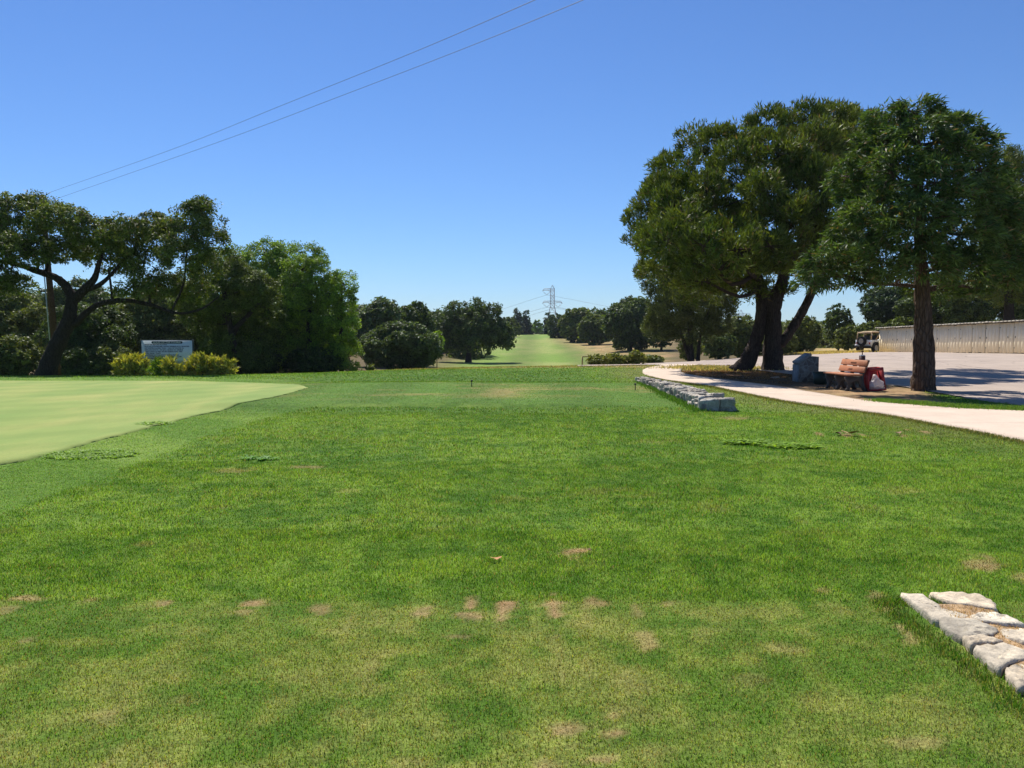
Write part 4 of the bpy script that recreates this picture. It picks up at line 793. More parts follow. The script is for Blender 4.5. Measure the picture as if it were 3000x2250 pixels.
# far wall
Lf = dens(np.array([(3.74, 16.25), (3.86, 18.2), (3.92, 20.5), (3.92, 23), (3.86, 25.6)]), 60); Rt = dens(np.array([(4.48, 16.2), (4.48, 18.2), (4.42, 20.5), (4.34, 23), (4.22, 25.7)]), 60)
far = []; s = 0
def lr(t, w): i = t*59; k = int(min(i, 58)); f = i-k; a = Lf[k]*(1-f)+Lf[k+1]*f; b2 = Rt[k]*(1-f)+Rt[k+1]*f; return a*(1-w)+b2*w
while s < 1:
    dl = r.uniform(.018, .045); e = min(1, s+dl); ws = [0, r.uniform(.25, .45), r.uniform(.55, .75), 1] if r.random() < .5 else [0, r.uniform(.38, .62), 1]
    for a, b2 in zip(ws[:-1], ws[1:]):
        j = lambda: r.uniform(-.012, .012, 2)
        far.append(([lr(s, a+.02)+j(), lr(s, (a+b2)/2)+j(), lr(s, b2-.02)+j(), lr((s+e)/2, b2-.01)+j(), lr(e-.002, b2-.03)+j(), lr(e-.003, (a+b2)/2)+j(), lr(e-.002, a+.03)+j(), lr((s+e)/2, a)+j()], (.235-.09*sstep(.45, 1, np.array([s]))[0])*r.uniform(.78, 1.14)))
    s = e
fw = empty('stone_wall', (4.1, 16.3, zf(4.1, 16.3)), 'long low rough stone wall between the far tee and the pink path', 'wall')
build_stones('stones', far, r, fw, .27, .8)
core = MB()
for i in range(0, 59):
    c = (Lf[i]+Rt[i])/2; h = .17-.08*sstep(27, 59, np.array([float(i)]))[0]; core.box((c[0], (Lf[i][1]+Lf[i+1][1])/2, zf(c[0], c[1])+h/2-.03), (Rt[i][0]-Lf[i][0]-.1, abs(Lf[i+1][1]-Lf[i][1]), h))
core.v = [v-np.array([*fw.location]) for v in core.v]; core.build('mortar', simple('mortar', (.2, .18, .16), .95), fw)
# ------------------------------------------------------------------ sign
M['sign_white'] = simple('sign_board', (.62, .70, .74), .5, .4, var=.06, scale=3, bump=0); M['navy'] = simple('sign_ink', (.012, .03, .06), .5, .3, var=.05, bump=0)
M['dgreen'] = simple('dark_green_paint', (.012, .03, .022), .5, .4)
cS = P(490, 1037, 39.5); sgn = empty('sign', (cS[0], 39.5, zf(cS[0], 39.5)), 'rectangular white rules of the course sign board with dark lettering among yellow bushes', 'sign', rz=.08)
WS, HS = 2.37, 1.30; zc = cS[2]-zf(cS[0], 39.5)
b = MB(); b.box((0, 0, zc), (WS, .03, HS)); b.build('board', M['sign_white'], sgn)
b = MB(); 
for x in (-WS/2-.03, WS/2+.03): b.box((x, .03, zc), (.06, .08, HS+.1))
b.box((0, .03, zc+HS/2+.025), (WS, .08, .05)); b.build('frame', M['dgreen'], sgn)
for x in (-.85, .85): b = MB(); b.box((x, .08, zc/2-.2), (.1, .1, zc+HS*.6)); b.build('post', M['dgreen'], sgn)
def text(s, x, z, h, mat, parent, name='lettering', wfit=None, align='LEFT', y=-.019, bold=.012, ext=.0015):
    cu = bpy.data.curves.new('t', 'FONT'); cu.body = s; cu.size = 1; cu.align_x = align; cu.offset = bold; cu.extrude = .0; cu.resolution_u = 2
    ob = bpy.data.objects.new('t', cu); col.objects.link(ob); dg = bpy.context.evaluated_depsgraph_get(); me = bpy.data.meshes.new_from_object(ob.evaluated_get(dg))
    bpy.data.objects.remove(ob); n = len(me.vertices); co = np.zeros(n*3); me.vertices.foreach_get('co', co); co = co.reshape(-1, 3)
    w = co[:, 0].max()-co[:, 0].min(); x0 = co[:, 0].min()
    sc = h/.7; k = wfit/w if wfit else sc; V = np.column_stack([x+(co[:, 0]-x0)*k, np.full(n, y), z+co[:, 1]*sc])
    Fs = [list(p.vertices) for p in me.polygons]; bpy.data.meshes.remove(me)
    # cut the line into its words at the gaps
    xs_ = np.sort(np.unique(np.round(co[:, 0], 4))); cov = sorted((min(co[f, 0]), max(co[f, 0])) for f in Fs); cuts = []; e = cov[0][1]
    for a, b_ in cov:
        if a-e > .17: cuts.append((a+e)/2)
        e = max(e, b_)
    for lo, hi in zip([-1e9]+cuts, cuts+[1e9]):
        fs = [f for f in Fs if lo < co[f[0], 0] < hi]; us = sorted({i for f in fs for i in f}); mp = {a: i for i, a in enumerate(us)}
        if fs: mesh(name, V[us], [[mp[i] for i in f] for f in fs], mat, parent=parent)
def sx(x): return (x-1075)/2025*WS
def sz(y): return zc+(675-y)/1120*HS
b = MB(); th = np.linspace(-math.pi/2, math.pi/2, 9); hh = .052*1.15; xr = sx(1700)-hh; xl = sx(460)+hh
ol = [(xr+hh*math.cos(a), sz(195)+hh*math.sin(a)) for a in th]+[(xl-hh*math.cos(a), sz(195)-hh*math.sin(a)) for a in th]
b.prism(ol, 'y', -.018, -.0155); b.build('title_band', M['navy'], sgn)
text('RULES OF THE COURSE', sx(540), sz(222), .066, M['sign_white'], sgn, wfit=sx(1635)-sx(540), y=-.022, bold=.02)
LN = [('REGISTER BEFORE PLAYING', 1075, 310), ('PLAY AS A FOURSOME UNLESS PERMISSION IS GRANTED', 1970, 385), ("LET FASTER PLAYERS THRU - CALL UP ON PAR 3's", 1750, 455), ('REPLACE DIVOTS - FIX BALL MARKS ON GREENS', 1715, 528), ('KEEP CARTS 30 FEET FROM GREENS AND TEES', 1690, 600), ('RAKE SAND TRAPS', 815, 668), ('MAXIMUM OF TWO CARTS PER FOURSOME', 1535, 740), ('ALL PLAYERS MUST HAVE OWN SET OF CLUBS', 1655, 808), ('SHIRTS REQUIRED AT ALL TIMES', 1200, 880), ('NO SCORE CARDS ON GREENS', 1130, 950)]
for s_, x1, y1 in LN: text(s_, sx(190), sz(y1), .05, M['navy'], sgn, wfit=sx(x1)-sx(190), bold=.035)
b = MB(); b.box((sx(1080), -.0165, sz(975)), (sx(1965)-sx(190), .003, .014)); b.box((sx(1080), -.0165, sz(1060)), (sx(1965)-sx(190), .003, .012)); b.build('ruled_line', M['navy'], sgn)
text('CLOSED ON MONDAYS', sx(830), sz(1035), .036, M['navy'], sgn, wfit=sx(1730)-sx(830))
# ------------------------------------------------------------------ wooden pole and overhead wires
M['polewood'] = bark_mat('pole_wood', (.09, .05, .03), (.2, .115, .07), 9); M['wire'] = simple('wire', (.03, .03, .035), .6, bump=0, var=.05)
M['metal'] = simple('galvanised', (.42, .43, .44), .5, .4, .3, var=.1)
D = 42; pb = gb(170, D); pt = P(122, 572, D); pb = (pb[0]-.03, D, pb[2])
pole = empty('utility_pole', pb, 'tall leaning wooden utility pole rising behind the gnarled oak trunk', 'pole'); o3 = np.array(pb)
b = MB(); b.tube([o3*0+(0, 0, -.3), (np.array(pt)-o3)*.5, np.array(pt)-o3], [.175, .15, .12], 12); b.build('shaft', M['polewood'], pole, smooth=False)
b = MB(); b.tube([(-.2, -.12, 0), (np.array(pt)-o3)*.72+(-.17, -.1, 0)], [.03, .03], 6); b.build('conduit', M['metal'], pole)
ptl = np.array(pt)-o3; wa = P(148, 563, D)-o3; wb = P(161, 584, D-.6)-o3
b = MB(); b.tube([ptl+(0, 0, -.12), ptl+(.3, 0, .05), wa], [.025, .02, .02], 5); b.build('bracket', M['metal'], pole)
b = MB(); b.tube([ptl+(0, 0, -.5), wb+(0, 0, -.3)], [.03, .025], 5); b.tube([wb+(0, 0, -.32), wb+(0, 0, .05)], [.05, .03], 6); b.build('bracket', M['metal'], pole)
def wire(p0, mids, label, name='power_line', rad=.006, cat='wire', group='overhead wires crossing the sky'):
    pts, rr = spline([p0]+mids, [rad]*(len(mids)+1), 12); b = MB(); o0 = pts[0].copy(); b.tube(pts-o0, rr, 5, cap=False); o = b.build(name, M['wire'], None, fixn=False); o.location = o0; return tag(o, label, cat, group)
wire(P(148, 563, 42), [P(503, 438, 34), P(830, 307, 27.5), P(1200, 158, 21), P(1567, 0, 15.0), P(2180, -270, 9)], 'upper of the two thin black wires running from the wooden pole across the sky')
wire(P(161, 584, 41.4), [P(638, 417, 32), P(1007, 278, 25.5), P(1360, 142, 20), P(1708, 0, 15.0), P(2400, -295, 9)], 'lower of the two thin black wires running from the wooden pole across the sky')
# ------------------------------------------------------------------ lattice pylon
M['pylon'] = simple('pylon_steel', (.40, .42, .46), .6, .3, var=.05, bump=0)
def pylon(px, top, d, label, right_arm_top=False, rad=.2, sc=1.0):
    Pz = P(px, top, d); s = d/F; gx = Pz[0]; gz_ = -2.0; root = empty('pylon', (gx, d, gz_), label, 'pylon'); H = Pz[2]-gz_
    zy = lambda y: P(px, y, d)[2]-gz_
    y0 = top; lev = [(zy(y0+4), .4*s), (zy(y0+14), 5.6*s), (zy(y0+21), 5.8*s), (zy(y0+33), 5.8*s), (zy(y0+41), 5.8*s), (zy(y0+50), 5.8*s), (zy(y0+57), 5.8*s), (zy(y0+68), 6.5*s), (zy(y0+84), 10*s), (zy(y0+104), 13*s), (2, 18*s)]
    b = MB()
    for (z1, w1), (z2, w2) in zip(lev[:-1], lev[1:]):
        nseg = max(1, int(abs(z1-z2)/(2.2*max(w1, w2))+.5))
        for k in range(nseg):
            a = k/nseg; c = (k+1)/nseg; za, zb = z1+(z2-z1)*a, z1+(z2-z1)*c; ra, rb = w1+(w2-w1)*a, w1+(w2-w1)*c
            for i in range(4):
                x, y = [(1, 1), (1, -1), (-1, -1), (-1, 1)][i]; x2, y2 = [(1, -1), (-1, -1), (-1, 1), (1, 1)][i]
                b.tube([(x*ra, y*ra, za), (x*rb, y*rb, zb)], rad, 4, cap=False); b.tube([(x*ra, y*ra, za), (x2*rb, y2*rb, zb)], rad*.6, 3, cap=False); b.tube([(x2*ra, y2*ra, za), (x*rb, y*rb, zb)], rad*.6, 3, cap=False); b.tube([(x*rb, y*rb, zb), (x2*rb, y2*rb, zb)], rad*.6, 3, cap=False)
    b.build('mast', M['pylon'], root, fixn=False)
    ends = []
    for yl, sides in ((y0+14, (-1, 1) if right_arm_top else (-1,)), (y0+50, (-1, 1))):
        for sg in sides:
            b = MB(); w = 5.8*s; L = 29*s; zt = zy(yl); zb = zy(yl+7)
            top_l = [(sg*w, 0, zt), (sg*(L-5*s), 0, zt), (sg*L, 0, zy(yl+7))]; bot = [(sg*w, 0, zb), (sg*15*s, 0, zy(yl+4)), (sg*(L-5*s), 0, zy(yl+4.5)), (sg*L, 0, zy(yl+7))]
            for q in (-w, w):
                b.tube([(p[0], p[1]+q*(1 if k == 0 else .3), p[2]) for k, p in enumerate(top_l)], rad, 4); b.tube([(p[0], p[1]+q*(1 if k == 0 else .3), p[2]) for k, p in enumerate(bot)], rad, 4)
            for k in range(6): x = w+(L-5*s-w)*k/5; b.tube([(sg*x, 0, zt), (sg*(x+(L-5*s-w)*.1), 0, zy(yl+4.5))], rad*.6, 3, cap=False)
            b.build('crossarm', M['pylon'], root, fixn=False)
            b = MB(); vz = zy(yl+18); vx = sg*16.5*s; b.tube([(sg*(L-3*s), 0, zy(yl+9)), (vx, 0, vz)], rad*.8, 4); b.tube([(sg*6.5*s, 0, zy(yl+9)), (vx, 0, vz)], rad*.8, 4); b.build('insulator', M['pylon'], root, fixn=False); ends.append(np.array((gx+vx, d, gz_+vz)))
    return ends
E = pylon(1618.5, 832, 700, 'tall steel lattice pylon on the skyline above the fairway')
E2 = pylon(2171, 904, 1750, 'faint distant lattice pylon between pine crown and bushes', True, .34)
GWp = 'high voltage lines strung from the lattice pylon'
for k, (e, ly, sd) in enumerate(((E[0], 940, 'top'), (E[1], 955, 'lower left'), (E[2], 962, 'lower right'))):
    q = P(1250, ly-10, 1500); m = (e+q)/2-(0, 0, 12+2*k); wire(e, [m, q], f'high voltage line running left from the {sd} arm of the lattice pylon', rad=.085, group=GWp)
    q = E2[k]; m = (e+q)/2-(0, 0, 10+3*k); wire(e, [m, q], f'high voltage line running right from the {sd} arm of the lattice pylon', rad=.085, group=GWp)
# ------------------------------------------------------------------ rail fence
M['rail'] = simple('yellow_rail', (.42, .36, .12), .6, .3)
fr0 = P(1706, 1044.5, 44.5); fr1 = P(1912, 1045.5, 46); zb = zf(fr0[0], fr0[1]); rf = empty('rail_fence', (fr0[0], fr0[1], zb), 'single rail yellow pipe fence overgrown by shrubs beside the road', 'fence')
oo = np.array([*rf.location]); b = MB(); b.tube([fr0-oo, fr1-oo], .04, 8); b.build('rail', M['rail'], rf)
for k in range(4):
    p = fr0+(fr1-fr0)*(k/3); b = MB(); b.tube([p-oo, (p[0]-oo[0], p[1]-oo[1], zf(p[0], p[1])-oo[2]-.2)], .045, 8); b.build('post', M['rail'], rf)
# ------------------------------------------------------------------ storage shed row
def plank_mat():
    t = NT('weathered_white_boards'); v = t.mapping((9, 9, .55)); n = t.noise(3, 6, .7, v); n2 = t.noise(1.1, 4, .6)
    c = t.ramp(n, [(.30, (.30, .24, .16)), (.36, (.86, .75, .54)), (.75, (.93, .82, .61))]); c = t.mix(1, c, t.ramp(n2, [(.3, (.86, .85, .82)), (.7, (1.05, 1.05, 1.03))]), 'MULTIPLY')
    t.base(c); t.rough(.85, .2); t.bump(n, .4, .01); return t.m
M['plank'] = plank_mat(); M['hollow_shade'] = simple('painted_hollow_shade', (.10, .085, .06), .9); M['roofing'] = simple('shed_roofing', (.42, .38, .31), .85, scale=6); M['black'] = simple('black_metal', (.02, .02, .02), .5, .4)  # first colour is dark to stand in for shade in door gaps and bins
A = np.array((30.9, 69.0)); Bq = np.array((31.7, 45.6)); LL = np.linalg.norm(Bq-A); th0 = math.atan2(*(Bq-A)[::-1])
sh = empty('storage_shed', (A[0], A[1], -.17), 'long low row of weathered white board lockers right of the off-road car', 'shed', rz=th0); slope = .021; SHH = 2.0
rs = np.random.default_rng(9)
def shz(V): V = np.array(V, float); V[:, 2] += slope*V[:, 0]; return V
def sb(b): b.v = [shz(v) for v in b.v]; return b
b = MB(); b.box((LL/2, 1.15, SHH/2), (LL, 2.2, SHH-.04)); sb(b).build('wall', M['hollow_shade'], sh)  # solid backing box painted dark so the gaps between doors look shaded
b = MB()
for k in range(14): b.box((-.012, .08+k*.163, SHH/2-.01), (.03, .155, SHH-.06+rs.uniform(-.02, .02)))
sb(b).build('end_wall', M['plank'], sh)
b = MB(); ns = 60
b.box((LL/2-.05, 1.1, SHH+.035), (LL+.5, 2.7, .07)); b2 = b
for k in range(ns): b.box((LL*k/ns, -.29, SHH+.03+rs.normal(0, .012)), (LL/ns*.96, .05, .07+rs.uniform(-.015, .02)))
sb(b).build('roof', M['roofing'], sh)
nd = 16; dw = LL/nd
for k in range(nd):
    x0 = k*dw+.02; x1 = (k+1)*dw-.02; b = MB(); npk = 4; pw = (x1-x0)/npk
    for q in range(npk):
        b.box((x0+(q+.5)*pw, -.02+rs.normal(0, .004), SHH/2-.01+rs.normal(0, .012)), (pw-.008-rs.uniform(0, .016)*(rs.random() < .25), .03, SHH-.09+rs.normal(0, .012)))
    dr = sb(b).build('door', M['plank'], sh)
    b = MB(); b.box((x0+.62*(x1-x0) if k % 2 else x0+.15, -.05, 1.02), (.045, .03, .12), bev=.01); sb(b).build('latch', M['black'], dr)
    for z in (.35, 1.65): b = MB(); b.box((x0+.06, -.045, z), (.10, .012, .03)); sb(b).build('hinge', M['black'], dr)
b = MB(); b.box((LL*.93, 1.3, SHH+.25), (.5, .5, .36), bev=.02); sb(b).build('roof_vent', simple('vent_grey', (.5, .5, .47), .6), sh)
# ------------------------------------------------------------------ off-road car (rear three-quarter view)
M['carwhite'] = simple('car_paint', (.66, .68, .70), .3, .5, var=.03, scale=3, bump=0); M['tyre'] = simple('tyre_rubber', (.018, .018, .02), .8, .2, scale=30); M['rim'] = simple('wheel_rim', (.55, .53, .50), .35, .5, .6, var=.05, bump=0)
M['softtop'] = simple('tan_canvas', (.50, .36, .22), .85, .1, scale=8); M['glass'] = simple('dark_glass', (.02, .025, .03), .1, .6, var=0, bump=0); M['trim'] = simple('black_trim', (.03, .03, .03), .6, .3); M['redlamp'] = simple('tail_lamp', (.35, .02, .02), .3, .5, var=0, bump=0); M['plate'] = simple('number_plate', (.6, .6, .62), .5, bump=0)
ax = P(2541, 1028, 71); car = empty('off_road_car', (ax[0], 71, zf(ax[0], 71)), 'white open off-road car with tan soft top half hidden behind the shed row', 'car', rz=R(90-56))
def wheel(parent, x, y, z, rad, w, name='wheel', axis='y'):
    e = bpy.data.objects.new(name, None); col.objects.link(e); e.parent = parent; e.location = (x, y, z)
    if axis == 'x': e.rotation_euler = (0, 0, R(90))
    def ringm(prof, n=28):
        V = [(q*math.cos(a), p, q*math.sin(a)) for a in np.linspace(0, 2*math.pi, n, endpoint=False) for p, q in prof]; k = len(prof)
        return V, [(i*k+j, i*k+(j+1) % k, ((i+1) % n)*k+(j+1) % k, ((i+1) % n)*k+j) for i in range(n) for j in range(k)]
    b = MB(); b.add(*ringm([(-w/2, rad*.6), (-w/2, rad*.93), (-w*.38, rad), (w*.38, rad), (w/2, rad*.93), (w/2, rad*.6)]))
    for a in np.linspace(0, 2*math.pi, 28, endpoint=False): b.box((rad*math.cos(a), 0, rad*math.sin(a)), (.05, w*.96, .05), Matrix.Rotation(-a, 3, 'Y'))
    b.build('tyre', M['tyre'], e)
    b = MB(); b.add(*ringm([(-w*.44, rad*.6), (-w*.48, rad*.5), (-w*.3, rad*.42), (w*.3, rad*.42), (w*.48, rad*.5), (w*.44, rad*.6)])); 
    for a in np.linspace(0, 2*math.pi, 8, endpoint=False): b.box((rad*.28*math.cos(a), 0, rad*.28*math.sin(a)), (rad*.34, w*.7, rad*.12), Matrix.Rotation(-a, 3, 'Y'))
    b.tube([(0, -w*.42, 0), (0, w*.42, 0)], rad*.14, 12); b.build('rim', M['rim'], e); return e
# local frame: x forward, y left; origin under rear axle
arch = [(.46*math.cos(a), .40+.44*math.sin(a)) for a in np.linspace(math.pi, 0, 11)]
side = [(-.62, .55)]+[(-.46, .55)]+arch+[(.46, .52), (1.55, .52), (1.55, 1.02), (1.9, 1.05), (-.62, 1.08)]
b = MB()
for y in (-.74, .70): b.prism(side, 'y', y, y+.04)
b.box((-.60, 0, .81), (.04, 1.4, .52), bev=.01); b.box((.5, 0, .5), (2.1, 1.38, .05)); b.box((1.75, 0, .8), (.1, 1.4, .55), bev=.02); b.build('body', M['carwhite'], car)
b = MB(); b.prism([(1.8, .62), (3.0, .62), (3.02, 1.0), (1.8, 1.1)], 'y', -.52, .52); b.build('hood', M['carwhite'], car)
b = MB(); b.box((3.04, 0, .8), (.05, .95, .45), bev=.02); b.build('grille', M['carwhite'], car)
for y in (-.36, .36): b = MB(); b.tube([(3.05, y, .87), (3.1, y, .87)], .09, 14); b.build('headlight', M['plate'], car)
for y in (-.62, .62): b = MB(); b.prism([(2.0, .9), (3.0, .9), (3.0, .82), (2.85, .8), (2.75, .95), (2.2, .95), (2.05, .7), (1.95, .7)], 'y', y-.18, y+.18); b.build('front_fender', M['trim'], car)
for sg in (-1, 1):
    b = MB(); o1 = [(.53*math.cos(a), .40+.50*math.sin(a)) for a in np.linspace(math.pi, 0, 11)]; i1 = [(.46*math.cos(a), .40+.44*math.sin(a)) for a in np.linspace(0, math.pi, 11)]
    for k in range(10): b.prism([o1[k], o1[k+1], i1[9-k], i1[10-k]], 'y', sg*.74, sg*.92)
    b.build('fender', M['trim'], car)
wheel(car, 0, .72, .40, .40, .27); wheel(car, 0, -.72, .40, .40, .27); wheel(car, 2.4, .72, .40, .40, .27); wheel(car, 2.4, -.72, .40, .40, .27); wheel(car, -.78, .05, .98, .38, .25, 'spare_wheel', 'x')
b = MB(); b.tube([(0, -.6, .4), (0, .6, .4)], .06, 8); b.tube([(2.4, -.6, .4), (2.4, .6, .4)], .06, 8); b.box((1.1, 0, .42), (3.2, .7, .12)); b.build('chassis', M['trim'], car)
b = MB(); b.box((-.72, 0, .52), (.14, 1.5, .13), bev=.02); b.build('rear_bumper', M['trim'], car)
for y in (-.6, .6): b = MB(); b.box((-.635, y, .80), (.05, .12, .18), bev=.01); b.build('tail_light', M['redlamp'], car)
b = MB(); b.box((-.66, .62, .62), (.02, .3, .15)); b.build('number_plate', M['plate'], car)
# soft top: arched canopy + pillars
b = MB(); n_ = 9; prof = [(-.45, 1.72), (.1, 1.79), (.8, 1.80), (1.55, 1.74)]
for (xa, za), (xb, zb_) in zip(prof[:-1], prof[1:]):
    for k in range(n_-1):
        y1, y2 = -.66+1.32*k/(n_-1), -.66+1.32*(k+1)/(n_-1); c = lambda y: .05*(1-(y/.66)**2)
        V = [(xa, y1, za+c(y1)), (xa, y2, za+c(y2)), (xb, y2, zb_+c(y2)), (xb, y1, zb_+c(y1))]; b.add(V+[(x, y, z-.04) for x, y, z in V], [(0, 1, 2, 3), (7, 6, 5, 4), (0, 4, 5, 1), (1, 5, 6, 2), (2, 6, 7, 3), (3, 7, 4, 0)])
for y in (-.66, .66):
    b.box((.55, y, 1.73), (2.0, .04, .12)); b.prism([(-.62, 1.08), (-.5, 1.08), (-.36, 1.70), (-.47, 1.70)], 'y', y-.02, y+.02); b.prism([(.62, 1.08), (.76, 1.08), (.80, 1.72), (.66, 1.72)], 'y', y-.02, y+.02); b.prism([(.1, 1.08), (.22, 1.08), (.74, 1.62), (.66, 1.68)], 'y', y-.02, y+.02)
b.box((-.43, 0, 1.68), (.06, 1.3, .1)); b.build('soft_top', M['softtop'], car)
b = MB(); 
for y in (-.5, .5): b.tube([(.3, y, .6), (.34, y, 1.62), (1.6, y, 1.64)], .035, 6)
b.tube([(.34, -.5, 1.62), (.34, .5, 1.62)], .035, 6); b.build('roll_bar', M['trim'], car)
b = MB(); b.prism([(1.8, 1.08), (1.86, 1.08), (1.6, 1.72), (1.55, 1.72)], 'y', -.66, -.6); b.prism([(1.8, 1.08), (1.86, 1.08), (1.6, 1.72), (1.55, 1.72)], 'y', .6, .66); b.box((1.58, 0, 1.70), (.06, 1.3, .06)); b.build('windshield_frame', M['carwhite'], car)
for y in (-.36, .36): b = MB(); b.box((.75, y, .82), (.5, .48, .2), bev=.04); b.box((.5, y, 1.12), (.14, .46, .7), Matrix.Rotation(-.15, 3, 'Y'), bev=.04); b.build('seat', M['trim'], car)
# ------------------------------------------------------------------ monument
def mosaic_mat():
    t = NT('stone_mosaic'); w = t.new('ShaderNodeTexVoronoi', feature='DISTANCE_TO_EDGE'); w.inputs['Scale'].default_value = 6.5; t.l.new(t.coord(), w.inputs['Vector'])
    v = t.new('ShaderNodeTexVoronoi', feature='F1'); v.inputs['Scale'].default_value = 6.5; t.l.new(t.coord(), v.inputs['Vector'])
    sp = t.new('ShaderNodeSeparateColor'); t.l.new(v.outputs['Color'], sp.inputs[0]); c = t.ramp(sp.outputs[0], [(0, (.13, .10, .085)), (.5, (.20, .17, .14)), (1, (.27, .25, .22))])
    c = t.mix(t.ramp(w.outputs['Distance'], [(.03, (1, 1, 1)), (.07, (0, 0, 0))]), c, (.24, .225, .20)); c = t.mix(1, c, t.ramp(t.noise(14, 5, .7), [(.3, (.75, .75, .75)), (.7, (1.15, 1.15, 1.15))]), 'MULTIPLY')
    t.base(c); t.rough(.85, .2); t.bump(w.outputs['Distance'], .6, .03); return t.m
M['mosaic'] = mosaic_mat(); M['granite'] = simple('grey_concrete', (.20, .21, .22), .8, .2, scale=9); M['plaque'] = simple('plaque_metal', (.30, .34, .36), .45, .4, .4, var=.12)
d = 25.6; mx0 = (2342-1500)/F*d; mo = empty('stone_monument', (mx0, d, zf(mx0, d)), 'squat stone mosaic monument with sloping plaque between pine trunks and bench', 'monument', rz=R(-3))
b = MB(); b.prism([(.0, -.1), (.60, -.1), (.60, .80), (.34, .80), (0, .56)], 'y', 0, .62); b.build('base', M['mosaic'], mo)
b = MB(); b.box((-.016, .31, .2), (.03, .60, .68)); b.build('side_slab', M['granite'], mo)
sl_ = math.atan2(.24, .34); b = MB(); b.box((.17, .31, .735), (.50, .60, .09), Matrix.Rotation(-sl_, 3, 'Y'), bev=.015); b.build('sloping_slab', M['granite'], mo)
pq = MB(); pq.box((.14, .31, .775), (.33, .42, .02), Matrix.Rotation(-sl_, 3, 'Y'), bev=.005); pl = pq.build('plaque', M['plaque'], mo)
# ------------------------------------------------------------------ bench
M['redwood'] = simple('orange_stained_wood', (.42, .165, .075), .6, .3, var=.18, scale=7); M['benchleg'] = simple('bench_concrete', (.075, .07, .062), .85, .2, scale=14)
dF, dN = 23.1, 21.7; bx = (2408-1500)/F*dF; bn = empty('park_bench', (bx+.05, dF, zf(bx, dF)), 'park bench with orange wooden planks on three dark curved concrete legs', 'bench', rz=math.atan2(-(dF-dN), .10))
# local: x along the length (towards camera), y to the back (right)
LB = 1.42
legp = [(.02,0),(.10,0),(.14,.10),(.17,.2),(.22,.25),(.34,.26),(.40,.2),(.45,.1),(.52,0),(.62,0),(.56,.10),(.50,.25),(.50,.42),(.60,.66),(.66,.82),(.58,.84),(.46,.50),(.42,.41),(.02,.41),(.0,.37),(.03,.28),(.09,.2),(.07,.1)]
for x in (.10, .67, 1.24):
    b = MB(); b.prism([(p, q) for p, q in legp], 'x', x, x+.085); b.build('leg', M['benchleg'], bn)
for k in range(3): b = MB(); b.box((LB/2, .065+k*.145, .435), (LB, .135, .04), bev=.003); b.build('seat_plank', M['redwood'], bn)
rt = Matrix.Rotation(-R(20), 3, 'X')
for k, z in enumerate((.57, .745)):
    b = MB(); b.box((LB/2, .43+.37*(z-.45), z), (LB, .035, .16), rt, bev=.002); pk = b.build('back_plank', M['redwood'], bn)
    b = MB()
    for q in range(7 if k else 5): b.box((LB/2-.13+q*.045, .43+.37*(z-.45)-.024, z), (.03, .006, .035+.01*(q % 2)), rt)
    b.build('carving', simple('carved_wood', (.2, .08, .04), .8), pk)
# ------------------------------------------------------------------ ball washer, bins
M['brown'] = simple('brown_paint', (.13, .055, .045), .5, .4); M['grn'] = simple('green_plastic', (.02, .16, .09), .5, .4); M['white'] = simple('white_cap', (.8, .8, .78), .5)
d = 23.6; x = (2526-1500)/F*d; bw = empty('ball_washer', (x, d, zf(x, d)), 'brown ball washer post with white cap and knob behind the bench', 'ball washer')
b = MB(); b.box((0, 0, .45), (.10, .10, .9), bev=.01); b.build('post', M['brown'], bw); b = MB(); b.tube([(0, 0, .50), (0, 0, .88)], .085, 16); b.build('housing', M['brown'], bw)
b = MB(); b.tube([(0, 0, .88), (0, 0, .905)], [.088, .07], 16); b.build('cap', M['white'], bw); b = MB(); b.tube([(0, 0, .90), (0, 0, .99), (0, 0, .995), (0, 0, 1.03)], [.014, .014, .035, .03], 10); b.build('knob', M['brown'], bw)
def bin_(px, d, w, h, label, mat):
    x = (px-1500)/F*d; e = empty('litter_bin', (x, d, zf(x, d)), label, 'bin'); b = MB(); th = np.linspace(0, 2*math.pi, 21)[:-1]
    b.tube([(0, 0, 0), (0, 0, h*.95)], [w*.42, w*.5], 18); b.build('barrel', mat, e); b = MB(); b.tube([(0, 0, h*.95), (0, 0, h)], [w*.53, w*.53], 18); b.build('rim', mat, e); b = MB(); b.tube([(0, 0, h*.96), (0, 0, h*1.004)], [w*.45, w*.46], 18); b.build('hollow_shade_disc', M['hollow_shade'], e); return e  # dark top disc paints the shade of an open barrel; no hollow modelled
bin_(2534, 23.1, .26, .42, 'small bright green bin standing between bench back and red stand', M['grn'])
bin_(2404, 24.6, .42, .38, 'low dark green bin between the stone monument and the bench', M['dgreen'])
M['redp'] = simple('red_painted_steel', (.30, .03, .035), .45, .4, var=.15); 
t = NT('plastic_bag'); t.base((.75, .68, .68)); t.rough(.35, .5); trb = t.new('ShaderNodeBsdfTransparent'); trl = t.new('ShaderNodeBsdfTranslucent'); trl.inputs[0].default_value = (.8, .7, .7, 1); ms = t.new('ShaderNodeMixShader'); ms.inputs[0].default_value = .4; m2 = t.new('ShaderNodeMixShader'); m2.inputs[0].default_value = .25
t.l.new(t.p.outputs[0], ms.inputs[1]); t.l.new(trl.outputs[0], ms.inputs[2]); t.l.new(ms.outputs[0], m2.inputs[1]); t.l.new(trb.outputs[0], m2.inputs[2]); t.l.new(m2.outputs[0], t.out.inputs[0]); t.bump(t.noise(14, 3, .6), .8, .03); M['bag'] = t.m
d = 21.9; x = (2566-1500)/F*d; rb = empty('trash_stand', (x, d, zf(x, d)), 'red sheet metal trash stand with open front right of the bench', 'trash stand', rz=R(6))
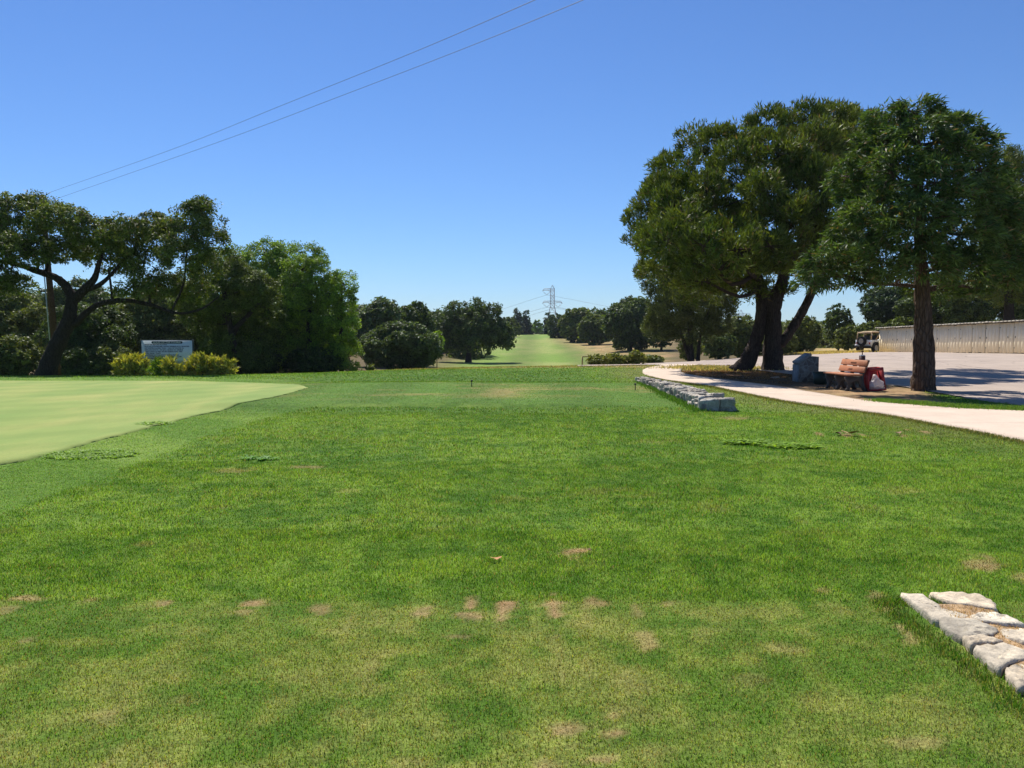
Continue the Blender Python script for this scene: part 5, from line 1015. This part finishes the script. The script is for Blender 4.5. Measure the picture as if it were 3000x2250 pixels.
b = MB(); b.prism([(-.24, .0), (.26, .03), (.16, .64), (-.23, .62)], 'y', .20, .22); b.prism([(-.24, .0), (-.22, .0), (-.21, .62), (-.23, .62)], 'y', -.1, .2); b.prism([(.24, .03), (.26, .03), (.16, .64), (.14, .64)], 'y', -.1, .2); b.prism([(-.22, .0), (.24, .02), (.24, .04), (-.22, .02)], 'y', -.1, .2); b.build('panel', M['redp'], rb)
b = MB(); b.prism([(-.225, .54), (.165, .555), (.15, .635), (-.225, .62)], 'y', -.12, -.1); b.prism([(-.24, .0), (.26, .03), (.255, .07), (-.238, .04)], 'y', -.12, -.1); b.build('front_rim', M['redp'], rb)
bm = bmesh.new(); bmesh.ops.create_icosphere(bm, subdivisions=4, radius=1); V = np.array([v.co for v in bm.verts]); Fs = [[v.index for v in f.verts] for f in bm.faces]; bm.free()
k = 1+.16*np.sin(V[:, 0]*5+V[:, 2]*3)+.10*np.sin(V[:, 1]*9+V[:, 0]*7)+.07*np.sin(V[:, 2]*13+V[:, 0]*11); V = V*k[:, None]*np.array((.20, .13, .15)); V[:, 2] += .10*np.exp(-((V[:, 0]+.06)/.07)**2)*(V[:, 2] > 0); V[:, 2] = np.maximum(V[:, 2], -.13)
pbg = mesh('plastic_bag', V, Fs, M['bag']); pbg.location = (x+.02, d-.06, zf(x, d)+.18); tag(pbg, 'crumpled clear plastic bag of rubbish in the bottom of the red stand', 'bag')
# tee markers
for px, py, h, lb in ((1382, 1133, .14, 'small dark tee marker stake in the middle of the far tee'), (1861, 1143, .14, 'small dark tee marker stake beside the far end of the long stone wall')):
    q = gp(px, py); e = empty('tee_marker', (q[0], q[1], zf(*q)), lb, 'tee marker'); b = MB(); b.tube([(0, 0, -.03), (0, 0, h)], .012, 8); b.build('stake', M['dgreen'], e); b = MB(); b.tube([(0, 0, h), (0, 0, h+.03), (0, 0, h+.05)], [.02, .035, .015], 10); b.build('head', M['trim'], e)
# stones and cones on the needle bed under the pine
rr_ = np.random.default_rng(8)
for i, (px, py, s, lb) in enumerate(((2133, 1076, .16, 'round brown pine cone on the dry grass left of the leaning trunk'), (2095, 1086, .10, 'small dark pine cone at the left edge of the needle bed'), (2270, 1108, .30, 'flat pale bark piece on the needle bed before the pine trunk'))):
    q = gp(px, py); b = MB(); V_, F_ = stone([(math.cos(a)*s*.5, math.sin(a)*s*.4) for a in np.linspace(0, 2*math.pi, 9)[:-1]], 0, s*(.7 if i < 2 else .15), rr_, .1); b.add(V_, F_)
    o = b.build('pine_cone' if i < 2 else 'bark_piece', M['brown'] if i < 2 else simple('pale_bark', (.4, .3, .22), .9)); o.location = (q[0], q[1], zf(*q)); tag(o, lb, 'pine cone' if i < 2 else 'bark')
# roots and needle litter at the pine foot
pp = np.column_stack([rr_.normal(10.0, 3.2, 600), rr_.normal(30.5, 2.6, 600)]); pp = pp[(sdist(pp[:, 0], pp[:, 1], DIRT) < -.1)]
tufts('needle_litter', pp, 16000, .15, .035, .02, [(.22, .11, .06), (.32, .18, .10), (.12, .07, .04)], 'brown fallen needle litter under the big pine', 31, 'litter', 1.1)

# ------------------------------------------------------------------ haze
hz = MB(); x0, x1, y0, y1, z0, z1 = -1600, 1600, -100, 2700, -12, 75
hz.box(((x0+x1)/2, (y0+y1)/2, (z0+z1)/2), (x1-x0, y1-y0, z1-z0)); hm = bpy.data.materials.new('haze'); hm.use_nodes = True; nt = hm.node_tree
for n_ in list(nt.nodes):
    if n_.type == 'BSDF_PRINCIPLED': nt.nodes.remove(n_)
pv = nt.nodes.new('ShaderNodeVolumePrincipled'); pv.inputs['Color'].default_value = (.78, .88, 1, 1); pv.inputs['Density'].default_value = .00011; pv.inputs['Anisotropy'].default_value = .2
nt.links.new(pv.outputs[0], nt.nodes['Material Output'].inputs['Volume']); ho = hz.build('haze', hm); tag(ho, kind='stuff')
